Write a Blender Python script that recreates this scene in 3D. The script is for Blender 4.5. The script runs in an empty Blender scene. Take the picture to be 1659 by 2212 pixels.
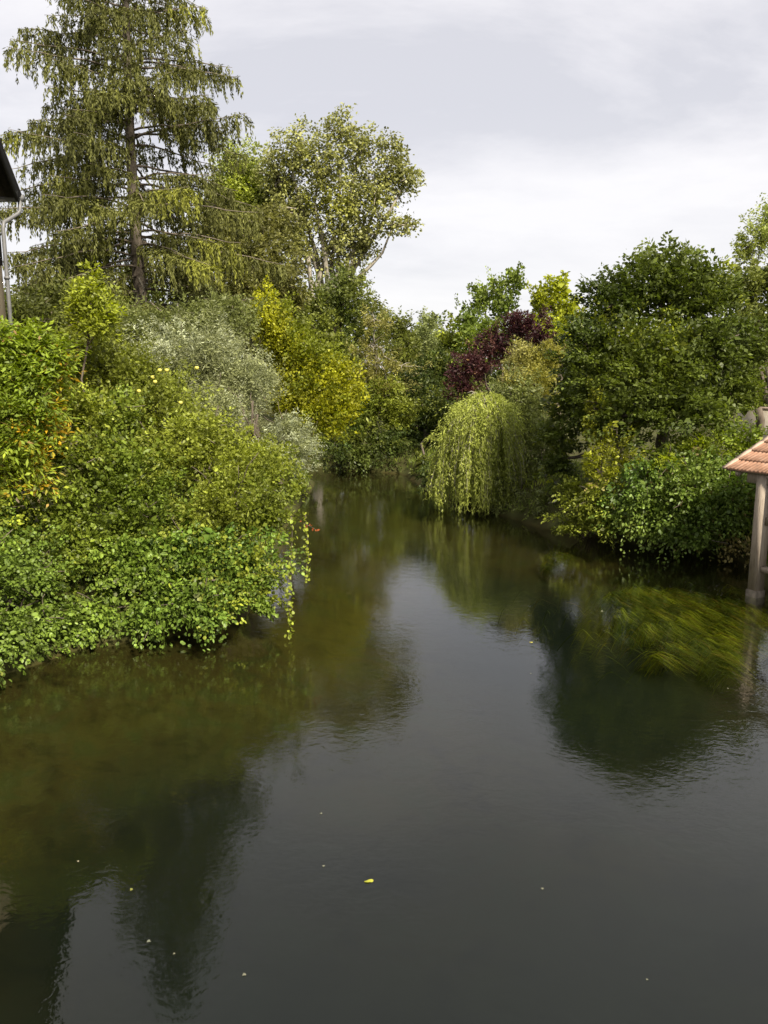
import bpy, math
import numpy as np

SC = bpy.context.scene
COL = SC.collection
rng = np.random.default_rng(11)

# ------------------------------------------------------------------ camera
FPX, CX, CY, PITCH, EYE = 1671.0, 829.5, 1106.0, math.radians(10.05), 4.6
FWD = np.array([0, math.cos(PITCH), -math.sin(PITCH)])
UPV = np.array([0, math.sin(PITCH), math.cos(PITCH)])
RGT = np.array([1.0, 0, 0])


def ray(px, py):
    return FWD + RGT * ((px - CX) / FPX) - UPV * ((py - CY) / FPX)


def at(px, py, dist):
    """world point seen at a spot of the photograph, at a given distance ahead"""
    d = ray(px, py)
    return np.array([0, 0, EYE]) + d * (dist / d[1])


def on_level(px, py, z=0.0):
    d = ray(px, py)
    return np.array([0, 0, EYE]) + d * ((z - EYE) / d[2])


cam_d = bpy.data.cameras.new('camera')
cam_d.sensor_fit = 'VERTICAL'
cam_d.sensor_height = 24.0
cam_d.lens = 24.0 * FPX / 2212.0
cam_d.clip_end = 3000
cam_d.clip_start = 0.05
cam = bpy.data.objects.new('camera', cam_d)
COL.objects.link(cam)
cam.location = (0, 0, EYE)
cam.rotation_euler = (math.pi / 2 - PITCH, 0, 0)
SC.camera = cam

# ------------------------------------------------------------------ helpers


def link(o, parent=None):
    COL.objects.link(o)
    if parent is not None:
        o.parent = parent
        o.matrix_parent_inverse.identity()
    return o


def tag(o, label=None, cat=None, group=None, kind=None):
    if label:
        o['label'] = label
    if cat:
        o['category'] = cat
    if group:
        o['group'] = group
    if kind:
        o['kind'] = kind
    return o


def empty(name, loc):
    o = bpy.data.objects.new(name, None)
    o.empty_display_size = 0.3
    o.location = tuple(loc)
    return link(o)


def mesh_object(name, verts, faces, mat, parent=None, origin=(0, 0, 0), colours=None, smooth=False):
    """faces: an (n,k) array or a list of arrays of different k"""
    verts = np.asarray(verts, dtype=np.float64) - np.asarray(origin, dtype=np.float64)
    if isinstance(faces, np.ndarray):
        faces = [faces]
    faces = [np.asarray(f, dtype=np.int32) for f in faces if len(f)]
    counts = np.concatenate([np.full(len(f), f.shape[1], np.int32) for f in faces])
    flat = np.concatenate([f.ravel() for f in faces])
    starts = np.concatenate([[0], np.cumsum(counts)[:-1]]).astype(np.int32)
    me = bpy.data.meshes.new(name)
    me.vertices.add(len(verts))
    me.vertices.foreach_set('co', verts.astype(np.float32).ravel())
    me.loops.add(len(flat))
    me.loops.foreach_set('vertex_index', flat)
    me.polygons.add(len(counts))
    me.polygons.foreach_set('loop_start', starts)
    me.polygons.foreach_set('loop_total', counts)
    if smooth:
        me.polygons.foreach_set('use_smooth', np.ones(len(counts), bool))
    me.update(calc_edges=True)
    if colours is not None:
        a = me.attributes.new('tint', 'FLOAT_COLOR', 'FACE')
        c = np.ones((len(counts), 4), np.float32)
        c[:, :3] = colours
        a.data.foreach_set('color', c.ravel())
    for m in (mat if isinstance(mat, (list, tuple)) else [mat]):
        me.materials.append(m)
    o = bpy.data.objects.new(name, me)
    if parent is None:
        o.location = tuple(origin)
    return link(o, parent)


class Build:
    """collects boxes and tubes and links them as one mesh"""

    def __init__(self):
        self.v, self.f, self.n = [], {}, 0

    def add(self, verts, faces):
        verts = np.asarray(verts, float)
        self.v.append(verts)
        for f in faces:
            self.f.setdefault(len(f), []).append([i + self.n for i in f])
        self.n += len(verts)

    def box(self, c, ax, ay, az, hx, hy, hz):
        c, ax, ay, az = (np.asarray(q, float) for q in (c, ax, ay, az))
        vs = [c + ax * hx * i + ay * hy * j + az * hz * k for k in (-1, 1) for j in (-1, 1) for i in (-1, 1)]
        self.add(vs, [(0, 2, 3, 1), (4, 5, 7, 6), (0, 1, 5, 4), (2, 6, 7, 3), (0, 4, 6, 2), (1, 3, 7, 5)])

    def beam(self, p, q, w, h, up=(0, 0, 1)):
        p, q = np.asarray(p, float), np.asarray(q, float)
        d = q - p
        L = np.linalg.norm(d)
        d = d / L
        s = np.cross(d, up)
        s /= np.linalg.norm(s)
        u = np.cross(s, d)
        self.box((p + q) / 2, d, s, u, L / 2, w / 2, h / 2)

    def tube(self, pts, rad, sides=6):
        pts = np.asarray(pts, float)
        n = len(pts)
        rad = np.broadcast_to(np.asarray(rad, float), (n,))
        tan = np.gradient(pts, axis=0)
        tan /= np.linalg.norm(tan, axis=1)[:, None] + 1e-9
        ref = np.array([0.31, 0.95, 0.07]) if abs(tan[0][2]) > 0.8 else np.array([0.0, 0.0, 1.0])
        s = np.cross(tan, ref)
        s /= np.linalg.norm(s, axis=1)[:, None] + 1e-9
        t = np.cross(s, tan)
        a = np.arange(sides) * 2 * math.pi / sides
        ring = pts[:, None] + rad[:, None, None] * (s[:, None] * np.cos(a)[None, :, None] + t[:, None] * np.sin(a)[None, :, None])
        fs = []
        for i in range(n - 1):
            for j in range(sides):
                k = (j + 1) % sides
                fs.append((i * sides + j, i * sides + k, (i + 1) * sides + k, (i + 1) * sides + j))
        fs.append(tuple(range(sides))[::-1])
        fs.append(tuple((n - 1) * sides + j for j in range(sides)))
        self.add(ring.reshape(-1, 3), fs)

    def link(self, name, mat, parent=None, origin=(0, 0, 0), smooth=False):
        return mesh_object(name, np.concatenate(self.v), [np.array(x) for x in self.f.values()], mat, parent, origin, smooth=smooth)


def unit(a):
    return a / (np.linalg.norm(a, axis=-1, keepdims=True) + 1e-9)


def waves(seed, freq, k=7):
    r = np.random.default_rng(seed)
    d = unit(r.normal(size=(k, 3))) * freq * r.uniform(0.6, 1.7, (k, 1))
    ph = r.uniform(0, 6.28, k)

    def f(p):
        return np.sin(p @ d.T + ph).sum(-1) / math.sqrt(k / 2)   # about -2..2, unit variance
    return f


# ------------------------------------------------------------------ materials


def new_mat(name):
    m = bpy.data.materials.new(name)
    m.use_nodes = True
    nt = m.node_tree
    for n in list(nt.nodes):
        nt.nodes.remove(n)
    out = nt.nodes.new('ShaderNodeOutputMaterial')
    return m, nt, out


def N(nt, kind, **kw):
    n = nt.nodes.new(kind)
    for k, v in kw.items():
        if k.startswith('i_'):
            n.inputs[k[2:].replace('_', ' ')].default_value = v
        else:
            setattr(n, k, v)
    return n


def ramp(nt, pts):
    r = nt.nodes.new('ShaderNodeValToRGB')
    e = r.color_ramp.elements
    while len(e) < len(pts):
        e.new(0.5)
    for q, (p, c) in zip(e, pts):
        q.position = p
        q.color = (*c, 1) if len(c) == 3 else c
    return r


def leaf_material(name, trans=0.35, rough=0.5, spec=0.35):
    m, nt, out = new_mat(name)
    at_ = N(nt, 'ShaderNodeAttribute', attribute_name='tint')
    p = N(nt, 'ShaderNodeBsdfPrincipled')
    p.inputs['Roughness'].default_value = rough
    p.inputs['Specular IOR Level'].default_value = spec
    tr = N(nt, 'ShaderNodeBsdfTranslucent')
    hs = N(nt, 'ShaderNodeHueSaturation')
    hs.inputs['Saturation'].default_value = 1.1
    hs.inputs['Value'].default_value = 1.25
    mix = N(nt, 'ShaderNodeMixShader')
    mix.inputs[0].default_value = trans
    L = nt.links.new
    L(at_.outputs['Color'], p.inputs['Base Color'])
    L(at_.outputs['Color'], hs.inputs['Color'])
    L(hs.outputs['Color'], tr.inputs['Color'])
    L(p.outputs[0], mix.inputs[1])
    L(tr.outputs[0], mix.inputs[2])
    L(mix.outputs[0], out.inputs['Surface'])
    return m


def rough_material(name, c1, c2, scale=6.0, rough=0.85, bump=0.3, stretch=(1, 1, 1), c3=None, spec=0.25, dist=0.02):
    m, nt, out = new_mat(name)
    L = nt.links.new
    tc = N(nt, 'ShaderNodeTexCoord')
    mp = N(nt, 'ShaderNodeMapping')
    mp.inputs['Scale'].default_value = stretch
    no = N(nt, 'ShaderNodeTexNoise')
    no.inputs['Scale'].default_value = scale
    no.inputs['Detail'].default_value = 8
    no.inputs['Roughness'].default_value = 0.65
    cr = ramp(nt, [(0.3, c1), (0.7, c2)] if c3 is None else [(0.3, c1), (0.52, c2), (0.72, c3)])
    p = N(nt, 'ShaderNodeBsdfPrincipled')
    p.inputs['Roughness'].default_value = rough
    p.inputs['Specular IOR Level'].default_value = spec
    b = N(nt, 'ShaderNodeBump')
    b.inputs['Strength'].default_value = bump
    b.inputs['Distance'].default_value = dist
    L(tc.outputs['Object'], mp.inputs['Vector'])
    L(mp.outputs[0], no.inputs['Vector'])
    L(no.outputs['Fac'], cr.inputs[0])
    L(cr.outputs[0], p.inputs['Base Color'])
    L(no.outputs['Fac'], b.inputs['Height'])
    L(b.outputs[0], p.inputs['Normal'])
    L(p.outputs[0], out.inputs['Surface'])
    return m


LEAF = leaf_material('leaf', 0.36, 0.5, 0.3)
LEAF_GLOSSY = leaf_material('glossy_leaf', 0.32, 0.45, 0.3)
NEEDLE = leaf_material('needles', 0.22, 0.6, 0.2)
BARK = rough_material('bark', (0.055, 0.042, 0.03), (0.16, 0.13, 0.10), 5, stretch=(3, 3, 0.6))
BARK_PALE = rough_material('pale_bark', (0.16, 0.14, 0.11), (0.34, 0.31, 0.25), 4, stretch=(2, 2, 0.7))
BARK_SPRUCE = rough_material('spruce_bark', (0.09, 0.072, 0.056), (0.21, 0.175, 0.135), 4, stretch=(3, 3, 0.8))

# ------------------------------------------------------------------ river and ground
RIVER = np.array([(-7.5, -80), (-7.2, 6), (-6.7, 9.6), (-6.1, 11.2), (-5.2, 12.6), (-3.6, 13.3), (-2.7, 14.0), (-2.7, 18), (-3.1, 25),
                  (-2.9, 31), (-3.2, 33.6), (-6, 35), (-14, 36), (-60, 38), (-60, 44), (-14, 40.6), (-6, 39.4), (-1.2, 37.6), (0.9, 36.2),
                  (1.7, 32), (2.4, 28.5), (3.6, 26.2), (4.6, 23.6), (5.2, 22.5), (7.0, 20.8), (8.6, 19.8), (9.0, 18.0), (8.4, 16.9),
                  (8.6, 15), (9.2, 12), (10.5, 6), (13, -80)], float)


def river_distance(x, y):
    """positive on land, negative in the water"""
    P = np.stack([x, y], -1)
    best = np.full(x.shape, 1e9)
    inside = np.zeros(x.shape, bool)
    n = len(RIVER)
    for i in range(n):
        a, b = RIVER[i], RIVER[(i + 1) % n]
        ab = b - a
        t = np.clip(((P - a) @ ab) / (ab @ ab), 0, 1)
        best = np.minimum(best, np.linalg.norm(P - a - t[..., None] * ab, axis=-1))
        cond = (a[1] > y) != (b[1] > y)
        xx = (b[0] - a[0]) * (y - a[1]) / (b[1] - a[1] + 1e-12) + a[0]
        inside ^= cond & (x < xx)
    return np.where(inside, -best, best)


gw = waves(3, 0.5)
gw2 = waves(4, 2.2)


def ground_z(x, y):
    x, y = np.asarray(x, float), np.asarray(y, float)
    d = river_distance(x, y)
    p = np.stack([x, y, 0 * x], -1)
    w = gw(p) * 0.07 + gw2(p) * 0.025
    land = 1.25 * (1 - np.exp(-np.maximum(d, 0) / 0.9)) + 0.10 + np.clip(d, 0, 1) * w
    bed = -0.10 - 0.95 * (1 - np.exp(np.minimum(d, 0) / 3.2)) + w * 0.6
    return np.where(d > 0, land, bed)


def axis(lo, hi, step, far_lo, far_hi):
    mid = np.arange(lo, hi, step)
    g = np.cumsum(step * 1.25 ** np.arange(1, 40))
    a, b = lo - g, mid[-1] + g
    a, b = a[a > far_lo], b[b < far_hi]
    return np.concatenate([[far_lo], a[::-1], mid, b, [far_hi]])


gx = axis(-14, 16, 0.3, -900, 900)
gy = axis(0, 44, 0.3, -120, 1400)
GX, GY = np.meshgrid(gx, gy)
GZ = ground_z(GX, GY)
nx, ny = len(gx), len(gy)
ii = (np.arange(ny - 1)[:, None] * nx + np.arange(nx - 1)[None]).ravel()

gm, nt, out = new_mat('bank_soil')
L = nt.links.new
geo = N(nt, 'ShaderNodeNewGeometry')
sep = N(nt, 'ShaderNodeSeparateXYZ')
L(geo.outputs['Position'], sep.inputs[0])
n1 = N(nt, 'ShaderNodeTexNoise')
n1.inputs['Scale'].default_value = 0.9
n1.inputs['Detail'].default_value = 7
n1.inputs['Roughness'].default_value = 0.6
L(geo.outputs['Position'], n1.inputs['Vector'])
soil = ramp(nt, [(0.35, (0.035, 0.03, 0.012)), (0.6, (0.055, 0.06, 0.018)), (0.75, (0.08, 0.07, 0.03))])
L(n1.outputs['Fac'], soil.inputs[0])
bedc = ramp(nt, [(0.3, (0.015, 0.011, 0.003)), (0.5, (0.036, 0.027, 0.007)), (0.62, (0.026, 0.026, 0.007)), (0.8, (0.052, 0.040, 0.012))])
n2 = N(nt, 'ShaderNodeTexNoise')
n2.inputs['Scale'].default_value = 1.5
n2.inputs['Detail'].default_value = 9
n2.inputs['Roughness'].default_value = 0.62
n2.inputs['Distortion'].default_value = 0.6
L(geo.outputs['Position'], n2.inputs['Vector'])
L(n2.outputs['Fac'], bedc.inputs[0])
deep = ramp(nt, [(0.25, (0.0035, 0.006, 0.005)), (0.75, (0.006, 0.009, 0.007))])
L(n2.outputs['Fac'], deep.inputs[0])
# algae-brown shallows along the banks, channel painted dark for light lost in deeper water (by depth of the bed)
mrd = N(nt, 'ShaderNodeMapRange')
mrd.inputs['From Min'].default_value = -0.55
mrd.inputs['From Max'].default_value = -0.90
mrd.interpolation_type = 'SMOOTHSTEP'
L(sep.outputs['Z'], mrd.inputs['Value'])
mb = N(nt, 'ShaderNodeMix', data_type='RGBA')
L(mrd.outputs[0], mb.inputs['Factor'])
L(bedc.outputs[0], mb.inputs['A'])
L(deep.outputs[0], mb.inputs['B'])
mrw = N(nt, 'ShaderNodeMapRange')
mrw.inputs['From Min'].default_value = -0.05
mrw.inputs['From Max'].default_value = 0.12
L(sep.outputs['Z'], mrw.inputs['Value'])
mg = N(nt, 'ShaderNodeMix', data_type='RGBA')
L(mrw.outputs[0], mg.inputs['Factor'])
L(mb.outputs['Result'], mg.inputs['A'])
L(soil.outputs[0], mg.inputs['B'])
p = N(nt, 'ShaderNodeBsdfPrincipled')
p.inputs['Roughness'].default_value = 0.95
p.inputs['Specular IOR Level'].default_value = 0.1
L(mg.outputs['Result'], p.inputs['Base Color'])
L(p.outputs[0], out.inputs['Surface'])
tag(mesh_object('ground', np.stack([GX, GY, GZ], -1).reshape(-1, 3), np.stack([ii, ii + 1, ii + 1 + nx, ii + nx], -1), gm, smooth=True), kind='structure')

# water: clear, tinted, with a true Fresnel mirror and small wind ripples
wm, nt, out = new_mat('river_water')
L = nt.links.new
geo = N(nt, 'ShaderNodeNewGeometry')
mp1 = N(nt, 'ShaderNodeMapping')
mp1.inputs['Scale'].default_value = (1.0, 1.25, 1)
mp1.inputs['Rotation'].default_value = (0, 0, 0.5)
L(geo.outputs['Position'], mp1.inputs['Vector'])
r1 = N(nt, 'ShaderNodeTexNoise')
r1.inputs['Scale'].default_value = 4.0
r1.inputs['Detail'].default_value = 4
r1.inputs['Roughness'].default_value = 0.55
r1.inputs['Distortion'].default_value = 0.7
L(mp1.outputs[0], r1.inputs['Vector'])
r2 = N(nt, 'ShaderNodeTexNoise')
r2.inputs['Scale'].default_value = 15
r2.inputs['Detail'].default_value = 2
L(mp1.outputs[0], r2.inputs['Vector'])
pat = N(nt, 'ShaderNodeTexNoise')
pat.inputs['Scale'].default_value = 0.28
pat.inputs['Detail'].default_value = 2
L(geo.outputs['Position'], pat.inputs['Vector'])
pr = N(nt, 'ShaderNodeMapRange')
pr.inputs['From Min'].default_value = 0.35
pr.inputs['From Max'].default_value = 0.65
pr.inputs['To Min'].default_value = 0.4
pr.inputs['To Max'].default_value = 1.7
L(pat.outputs['Fac'], pr.inputs['Value'])
m2 = N(nt, 'ShaderNodeMath', operation='MULTIPLY')
m2.inputs[1].default_value = 0.42
L(r2.outputs['Fac'], m2.inputs[0])
ad = N(nt, 'ShaderNodeMath', operation='ADD')
L(r1.outputs['Fac'], ad.inputs[0])
L(m2.outputs[0], ad.inputs[1])
ml = N(nt, 'ShaderNodeMath', operation='MULTIPLY')
L(ad.outputs[0], ml.inputs[0])
L(pr.outputs[0], ml.inputs[1])
bp = N(nt, 'ShaderNodeBump')
bp.inputs['Strength'].default_value = 1.0
bp.inputs['Distance'].default_value = 0.0025
L(ml.outputs[0], bp.inputs['Height'])
# Schlick's form of Fresnel, the same from above and below so that daylight reaches the bed
dt = N(nt, 'ShaderNodeVectorMath', operation='DOT_PRODUCT')
L(geo.outputs['Incoming'], dt.inputs[0])
L(bp.outputs[0], dt.inputs[1])
ab = N(nt, 'ShaderNodeMath', operation='ABSOLUTE')
L(dt.outputs['Value'], ab.inputs[0])
om = N(nt, 'ShaderNodeMath', operation='SUBTRACT', use_clamp=True)
om.inputs[0].default_value = 1.0
L(ab.outputs[0], om.inputs[1])
pw = N(nt, 'ShaderNodeMath', operation='POWER')
pw.inputs[1].default_value = 4.3
L(om.outputs[0], pw.inputs[0])
fr = N(nt, 'ShaderNodeMath', operation='MULTIPLY_ADD', use_clamp=True)
fr.inputs[1].default_value = 0.973
fr.inputs[2].default_value = 0.027
L(pw.outputs[0], fr.inputs[0])
gl = N(nt, 'ShaderNodeBsdfGlossy')
gl.inputs['Roughness'].default_value = 0.006
gl.inputs['Color'].default_value = (1, 1, 1, 1)
L(bp.outputs[0], gl.inputs['Normal'])
tp = N(nt, 'ShaderNodeBsdfTransparent')
tp.inputs['Color'].default_value = (0.64, 0.68, 0.58, 1)
mx = N(nt, 'ShaderNodeMixShader')
L(fr.outputs[0], mx.inputs[0])
L(tp.outputs[0], mx.inputs[1])
L(gl.outputs[0], mx.inputs[2])
L(mx.outputs[0], out.inputs['Surface'])
tag(mesh_object('water', [(-80, -80, 0), (30, -80, 0), (30, 60, 0), (-80, 60, 0)], np.array([[0, 1, 2, 3]]), wm), kind='structure')

# ------------------------------------------------------------------ leaves
UP = np.array([0, 0, 1.0])


def leaf_mesh(P, A, Nn, Lg, Wd, shape):
    A = unit(A)
    S = unit(np.cross(A, Nn))
    Nn = np.cross(S, A)
    Lg, Wd = Lg[:, None], Wd[:, None]
    n = len(P)
    if shape == 'diamond':
        v = np.stack([P, P + A * Lg * 0.42 + S * Wd * 0.5 + Nn * Wd * 0.12, P + A * Lg, P + A * Lg * 0.42 - S * Wd * 0.5 + Nn * Wd * 0.12], 1)
        f = (np.arange(n)[:, None] * 4 + np.arange(4)[None])
        return v.reshape(-1, 3), f, 1
    v = np.stack([P, P + A * Lg * 0.25 + S * Wd * 0.45 + Nn * Wd * 0.1, P + A * Lg * 0.68 + S * Wd * 0.42 + Nn * Wd * 0.1, P + A * Lg - Nn * Wd * 0.1,
                  P + A * Lg * 0.68 - S * Wd * 0.42 + Nn * Wd * 0.1, P + A * Lg * 0.25 - S * Wd * 0.45 + Nn * Wd * 0.1], 1)
    b = np.arange(n)[:, None] * 6
    f = np.stack([b + np.array([0, 1, 2, 3]), b + np.array([0, 3, 4, 5])], 1).reshape(-1, 4)
    return v.reshape(-1, 3), f, 2


def tints(pos, spray_id, pal, seed):
    """per-leaf colour: pal = (c1, c2, c3 of a turning patch, share of patch)"""
    r = np.random.default_rng(seed)
    c1, c2, c3, share = (np.array(pal[0]), np.array(pal[1]), np.array(pal[2]), pal[3])
    n = len(pos)
    k = np.clip(0.5 + 0.22 * waves(seed + 5, 1.5)(pos) + r.normal(0, 0.13, n), 0, 1)[:, None]
    c = c1 * (1 - k) + c2 * k
    ns = int(spray_id.max()) + 1
    if share > 0:
        f = waves(seed + 9, 1.0)(pos) + 0.45 * r.normal(size=ns)[spray_id] + 0.15 * r.normal(size=n)
        th = np.quantile(f, 1 - share)
        q = np.clip((f - th) / 0.5 + 0.5, 0, 1)[:, None]
        c = c * (1 - q) + c3 * q
    b = np.clip(r.normal(1, 0.16, ns)[spray_id] * r.normal(1, 0.16, n), 0.5, 1.6)[:, None]
    dead = r.random(n) < 0.02
    c[dead] = np.array([0.13, 0.085, 0.04])
    c = c * b * np.array([1.52, 1.35, 1.02])
    cap = pal[4] if len(pal) > 4 else 0.87
    c[:, 0] = np.minimum(c[:, 0], c[:, 1] * cap)
    return np.clip(c, 0.002, 0.75)


def lobe(px, py, dist, rx, ry, deep=0.85):
    c = at(px, py, dist)
    s = np.linalg.norm(c - np.array([0, 0, EYE])) / math.sqrt(1 + ((px - CX) / FPX) ** 2 + ((py - CY) / FPX) ** 2) / FPX
    return (c, np.array([rx * s, max(rx, ry) * s * deep, ry * s]))


def clumps(lobes, size, seed, density=1.0, squash=0.7):
    """break each lobe into leafy clumps that stand out unevenly from a smaller core"""
    r = np.random.default_rng(seed + 31)
    out_ = []
    for c, R in lobes:
        k = max(size * R.mean(), 0.13)
        n = int(density * 2.1 * R[0] * R[2] / (k * k * (0.4 + 0.6 * squash))) + 5
        tocam = unit(np.array([0, 0, EYE]) - c)
        u = unit(r.normal(size=(n, 3)))
        u = u[~(((u @ tocam) < -0.3) & (r.random(n) < 0.6))]
        u = u[~((u[:, 2] < -0.6) & (r.random(len(u)) < 0.4))]
        lump = 1 + 0.24 * waves(seed + 60, 1.0)(u * 2.6 + c)
        for q, lm in zip(u, lump):
            kk = k * r.uniform(0.5, 1.55)
            out_.append((c + q * R * r.uniform(0.55, 1.06) * lm, np.array([kk, kk, kk * squash * r.uniform(0.8, 1.2)])))
        m = int(n * 0.45)
        u = unit(r.normal(size=(m, 3)) + UP * 0.5)
        for q in u:                                        # shoots that stand proud of the outline
            kk = k * r.uniform(0.28, 0.6)
            out_.append((c + q * R * r.uniform(1.0, 1.16) + q * k * r.uniform(0, 0.5), np.array([kk, kk, kk * r.uniform(0.8, 1.8)])))
        out_.append((c, R * 0.62))
    return out_


def spray_points(lobes, leaf_area, cover, nl, seed, bump, hollow, low):
    r = np.random.default_rng(seed)
    bases, outs, ids = [], [], []
    bw = waves(seed + 1, 1.0)
    for i, (c, R) in enumerate(lobes):
        n = int(cover * math.pi * R[0] * R[2] / leaf_area / nl * 1.9) + 4
        u = unit(r.normal(size=(n, 3)))
        keep = np.ones(n, bool)
        tocam = unit(np.array([0, 0, EYE]) - c)
        back = u @ tocam
        keep &= ~((back < -0.25) & (r.random(n) < 0.6))
        keep &= ~((u[:, 2] < -0.55) & (r.random(n) < low))
        u = u[keep]
        rr = 1 - hollow * r.random(len(u)) ** 1.5
        pos0 = c + u * R
        sc = 1 / max(R.mean(), 0.2)
        rr = rr * (1 + bump * 0.6 * bw(pos0 * sc * 4.2) + bump * 0.35 * bw(pos0 * sc * 9.0 + 3))
        pos = c + u * R * rr[:, None]
        ok = np.ones(len(u), bool)
        for j, (c2, R2) in enumerate(lobes):
            if j != i and np.linalg.norm(c2 - c) < R2.max() + R.max() * 1.4:
                ok &= (((pos - c2) / R2) ** 2).sum(-1) > 0.38
        bases.append(pos[ok])
        outs.append(unit(u[ok] / R))
        ids.append(np.full(ok.sum(), i))
    return np.concatenate(bases), np.concatenate(outs), np.concatenate(ids)


def plumes(lobes, root, seed, leaf, cover, long, nl=36, width=0.3, droop=0.45, flat=0.4, up=0.3, hang=0.3, wild=0.3, ragged=0.3):
    """leafy shoots that grow out from the foot of the plant and arch over: the leaves sit on the side twigs of each shoot"""
    r = np.random.default_rng(seed)
    B, Ax, Ln, sz = [], [], [], []
    lm = waves(seed + 60, 1.0)
    for c, R in lobes:
        area = math.pi * R[0] * R[2]
        n = int(cover * 1.9 * area / (leaf[0] * leaf[1] * 0.55) / nl) + 4
        u = unit(r.normal(size=(n, 3)))
        tocam = unit(np.array([0, 0, EYE]) - c)
        u = u[~(((u @ tocam) < -0.3) & (r.random(n) < 0.65))]
        u = u[~((u[:, 2] < -0.6) & (r.random(len(u)) < 0.4))]
        k = len(u)
        ln = long * R.mean() * r.uniform(0.55, 1.3, k)
        rad = r.uniform(0.32, 1.06, k) * (1 + ragged * lm(u * 2.4 + c))
        e = c + u * R * rad[:, None]                       # middle of the shoot
        foot = np.array([root[0], root[1], root[2]]) * 0.45 + (c - UP * R[2] * 0.8) * 0.55
        a = unit(unit(e - foot) + u * 0.45 + UP * up + r.normal(size=(k, 3)) * wild)
        B.append(e - a * ln[:, None] * 0.45)
        Ax.append(a)
        Ln.append(ln)
        sz.append(np.full(k, R.mean()))
    B, Ax, Ln, sz = map(np.concatenate, (B, Ax, Ln, sz))
    m = len(B)
    pn = unit(UP * (0.3 + flat) + r.normal(size=(m, 3)) * (0.8 - 0.5 * min(flat, 1)))
    sd = unit(np.cross(Ax, pn))
    pn = np.cross(sd, Ax)
    t = (np.arange(nl)[None] + r.random((m, nl))) / nl
    w = width * Ln[:, None] * (0.25 + 0.9 * t) * np.sqrt(np.clip(1.02 - t, 0, 1)) * 1.3
    lat = r.uniform(-1, 1, (m, nl))
    off = r.normal(size=(m, nl)) * 0.35 * (1.2 - min(flat, 1))
    tt = t - 0.18 * np.abs(lat)
    pos = B[:, None] + Ax[:, None] * (Ln[:, None] * tt)[..., None] + sd[:, None] * (lat * w)[..., None] + pn[:, None] * (off * w)[..., None]
    pos[..., 2] -= droop * Ln[:, None] * t ** 2.2 + 0.25 * w * lat ** 2
    pos += r.normal(size=(m, nl, 3)) * leaf[0] * 0.3
    sgn = np.sign(lat)
    la = Ax[:, None] * 0.7 + sd[:, None] * (sgn * 0.6)[..., None] + r.normal(size=(m, nl, 3)) * 0.35 - UP * (hang + droop * t)[..., None]
    nn = unit(pn[:, None] + r.normal(size=(m, nl, 3)) * 0.42)
    sid = np.repeat(np.arange(m), nl)
    n = m * nl
    f = r.normal(1, 0.1, m)[sid]                           # shoots differ in leaf size
    return (pos.reshape(-1, 3), la.reshape(-1, 3), nn.reshape(-1, 3), leaf[0] * f * r.uniform(0.45, 1.4, n), leaf[1] * f * r.uniform(0.5, 1.3, n), sid,
            B, unit(Ax), Ln)


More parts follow.
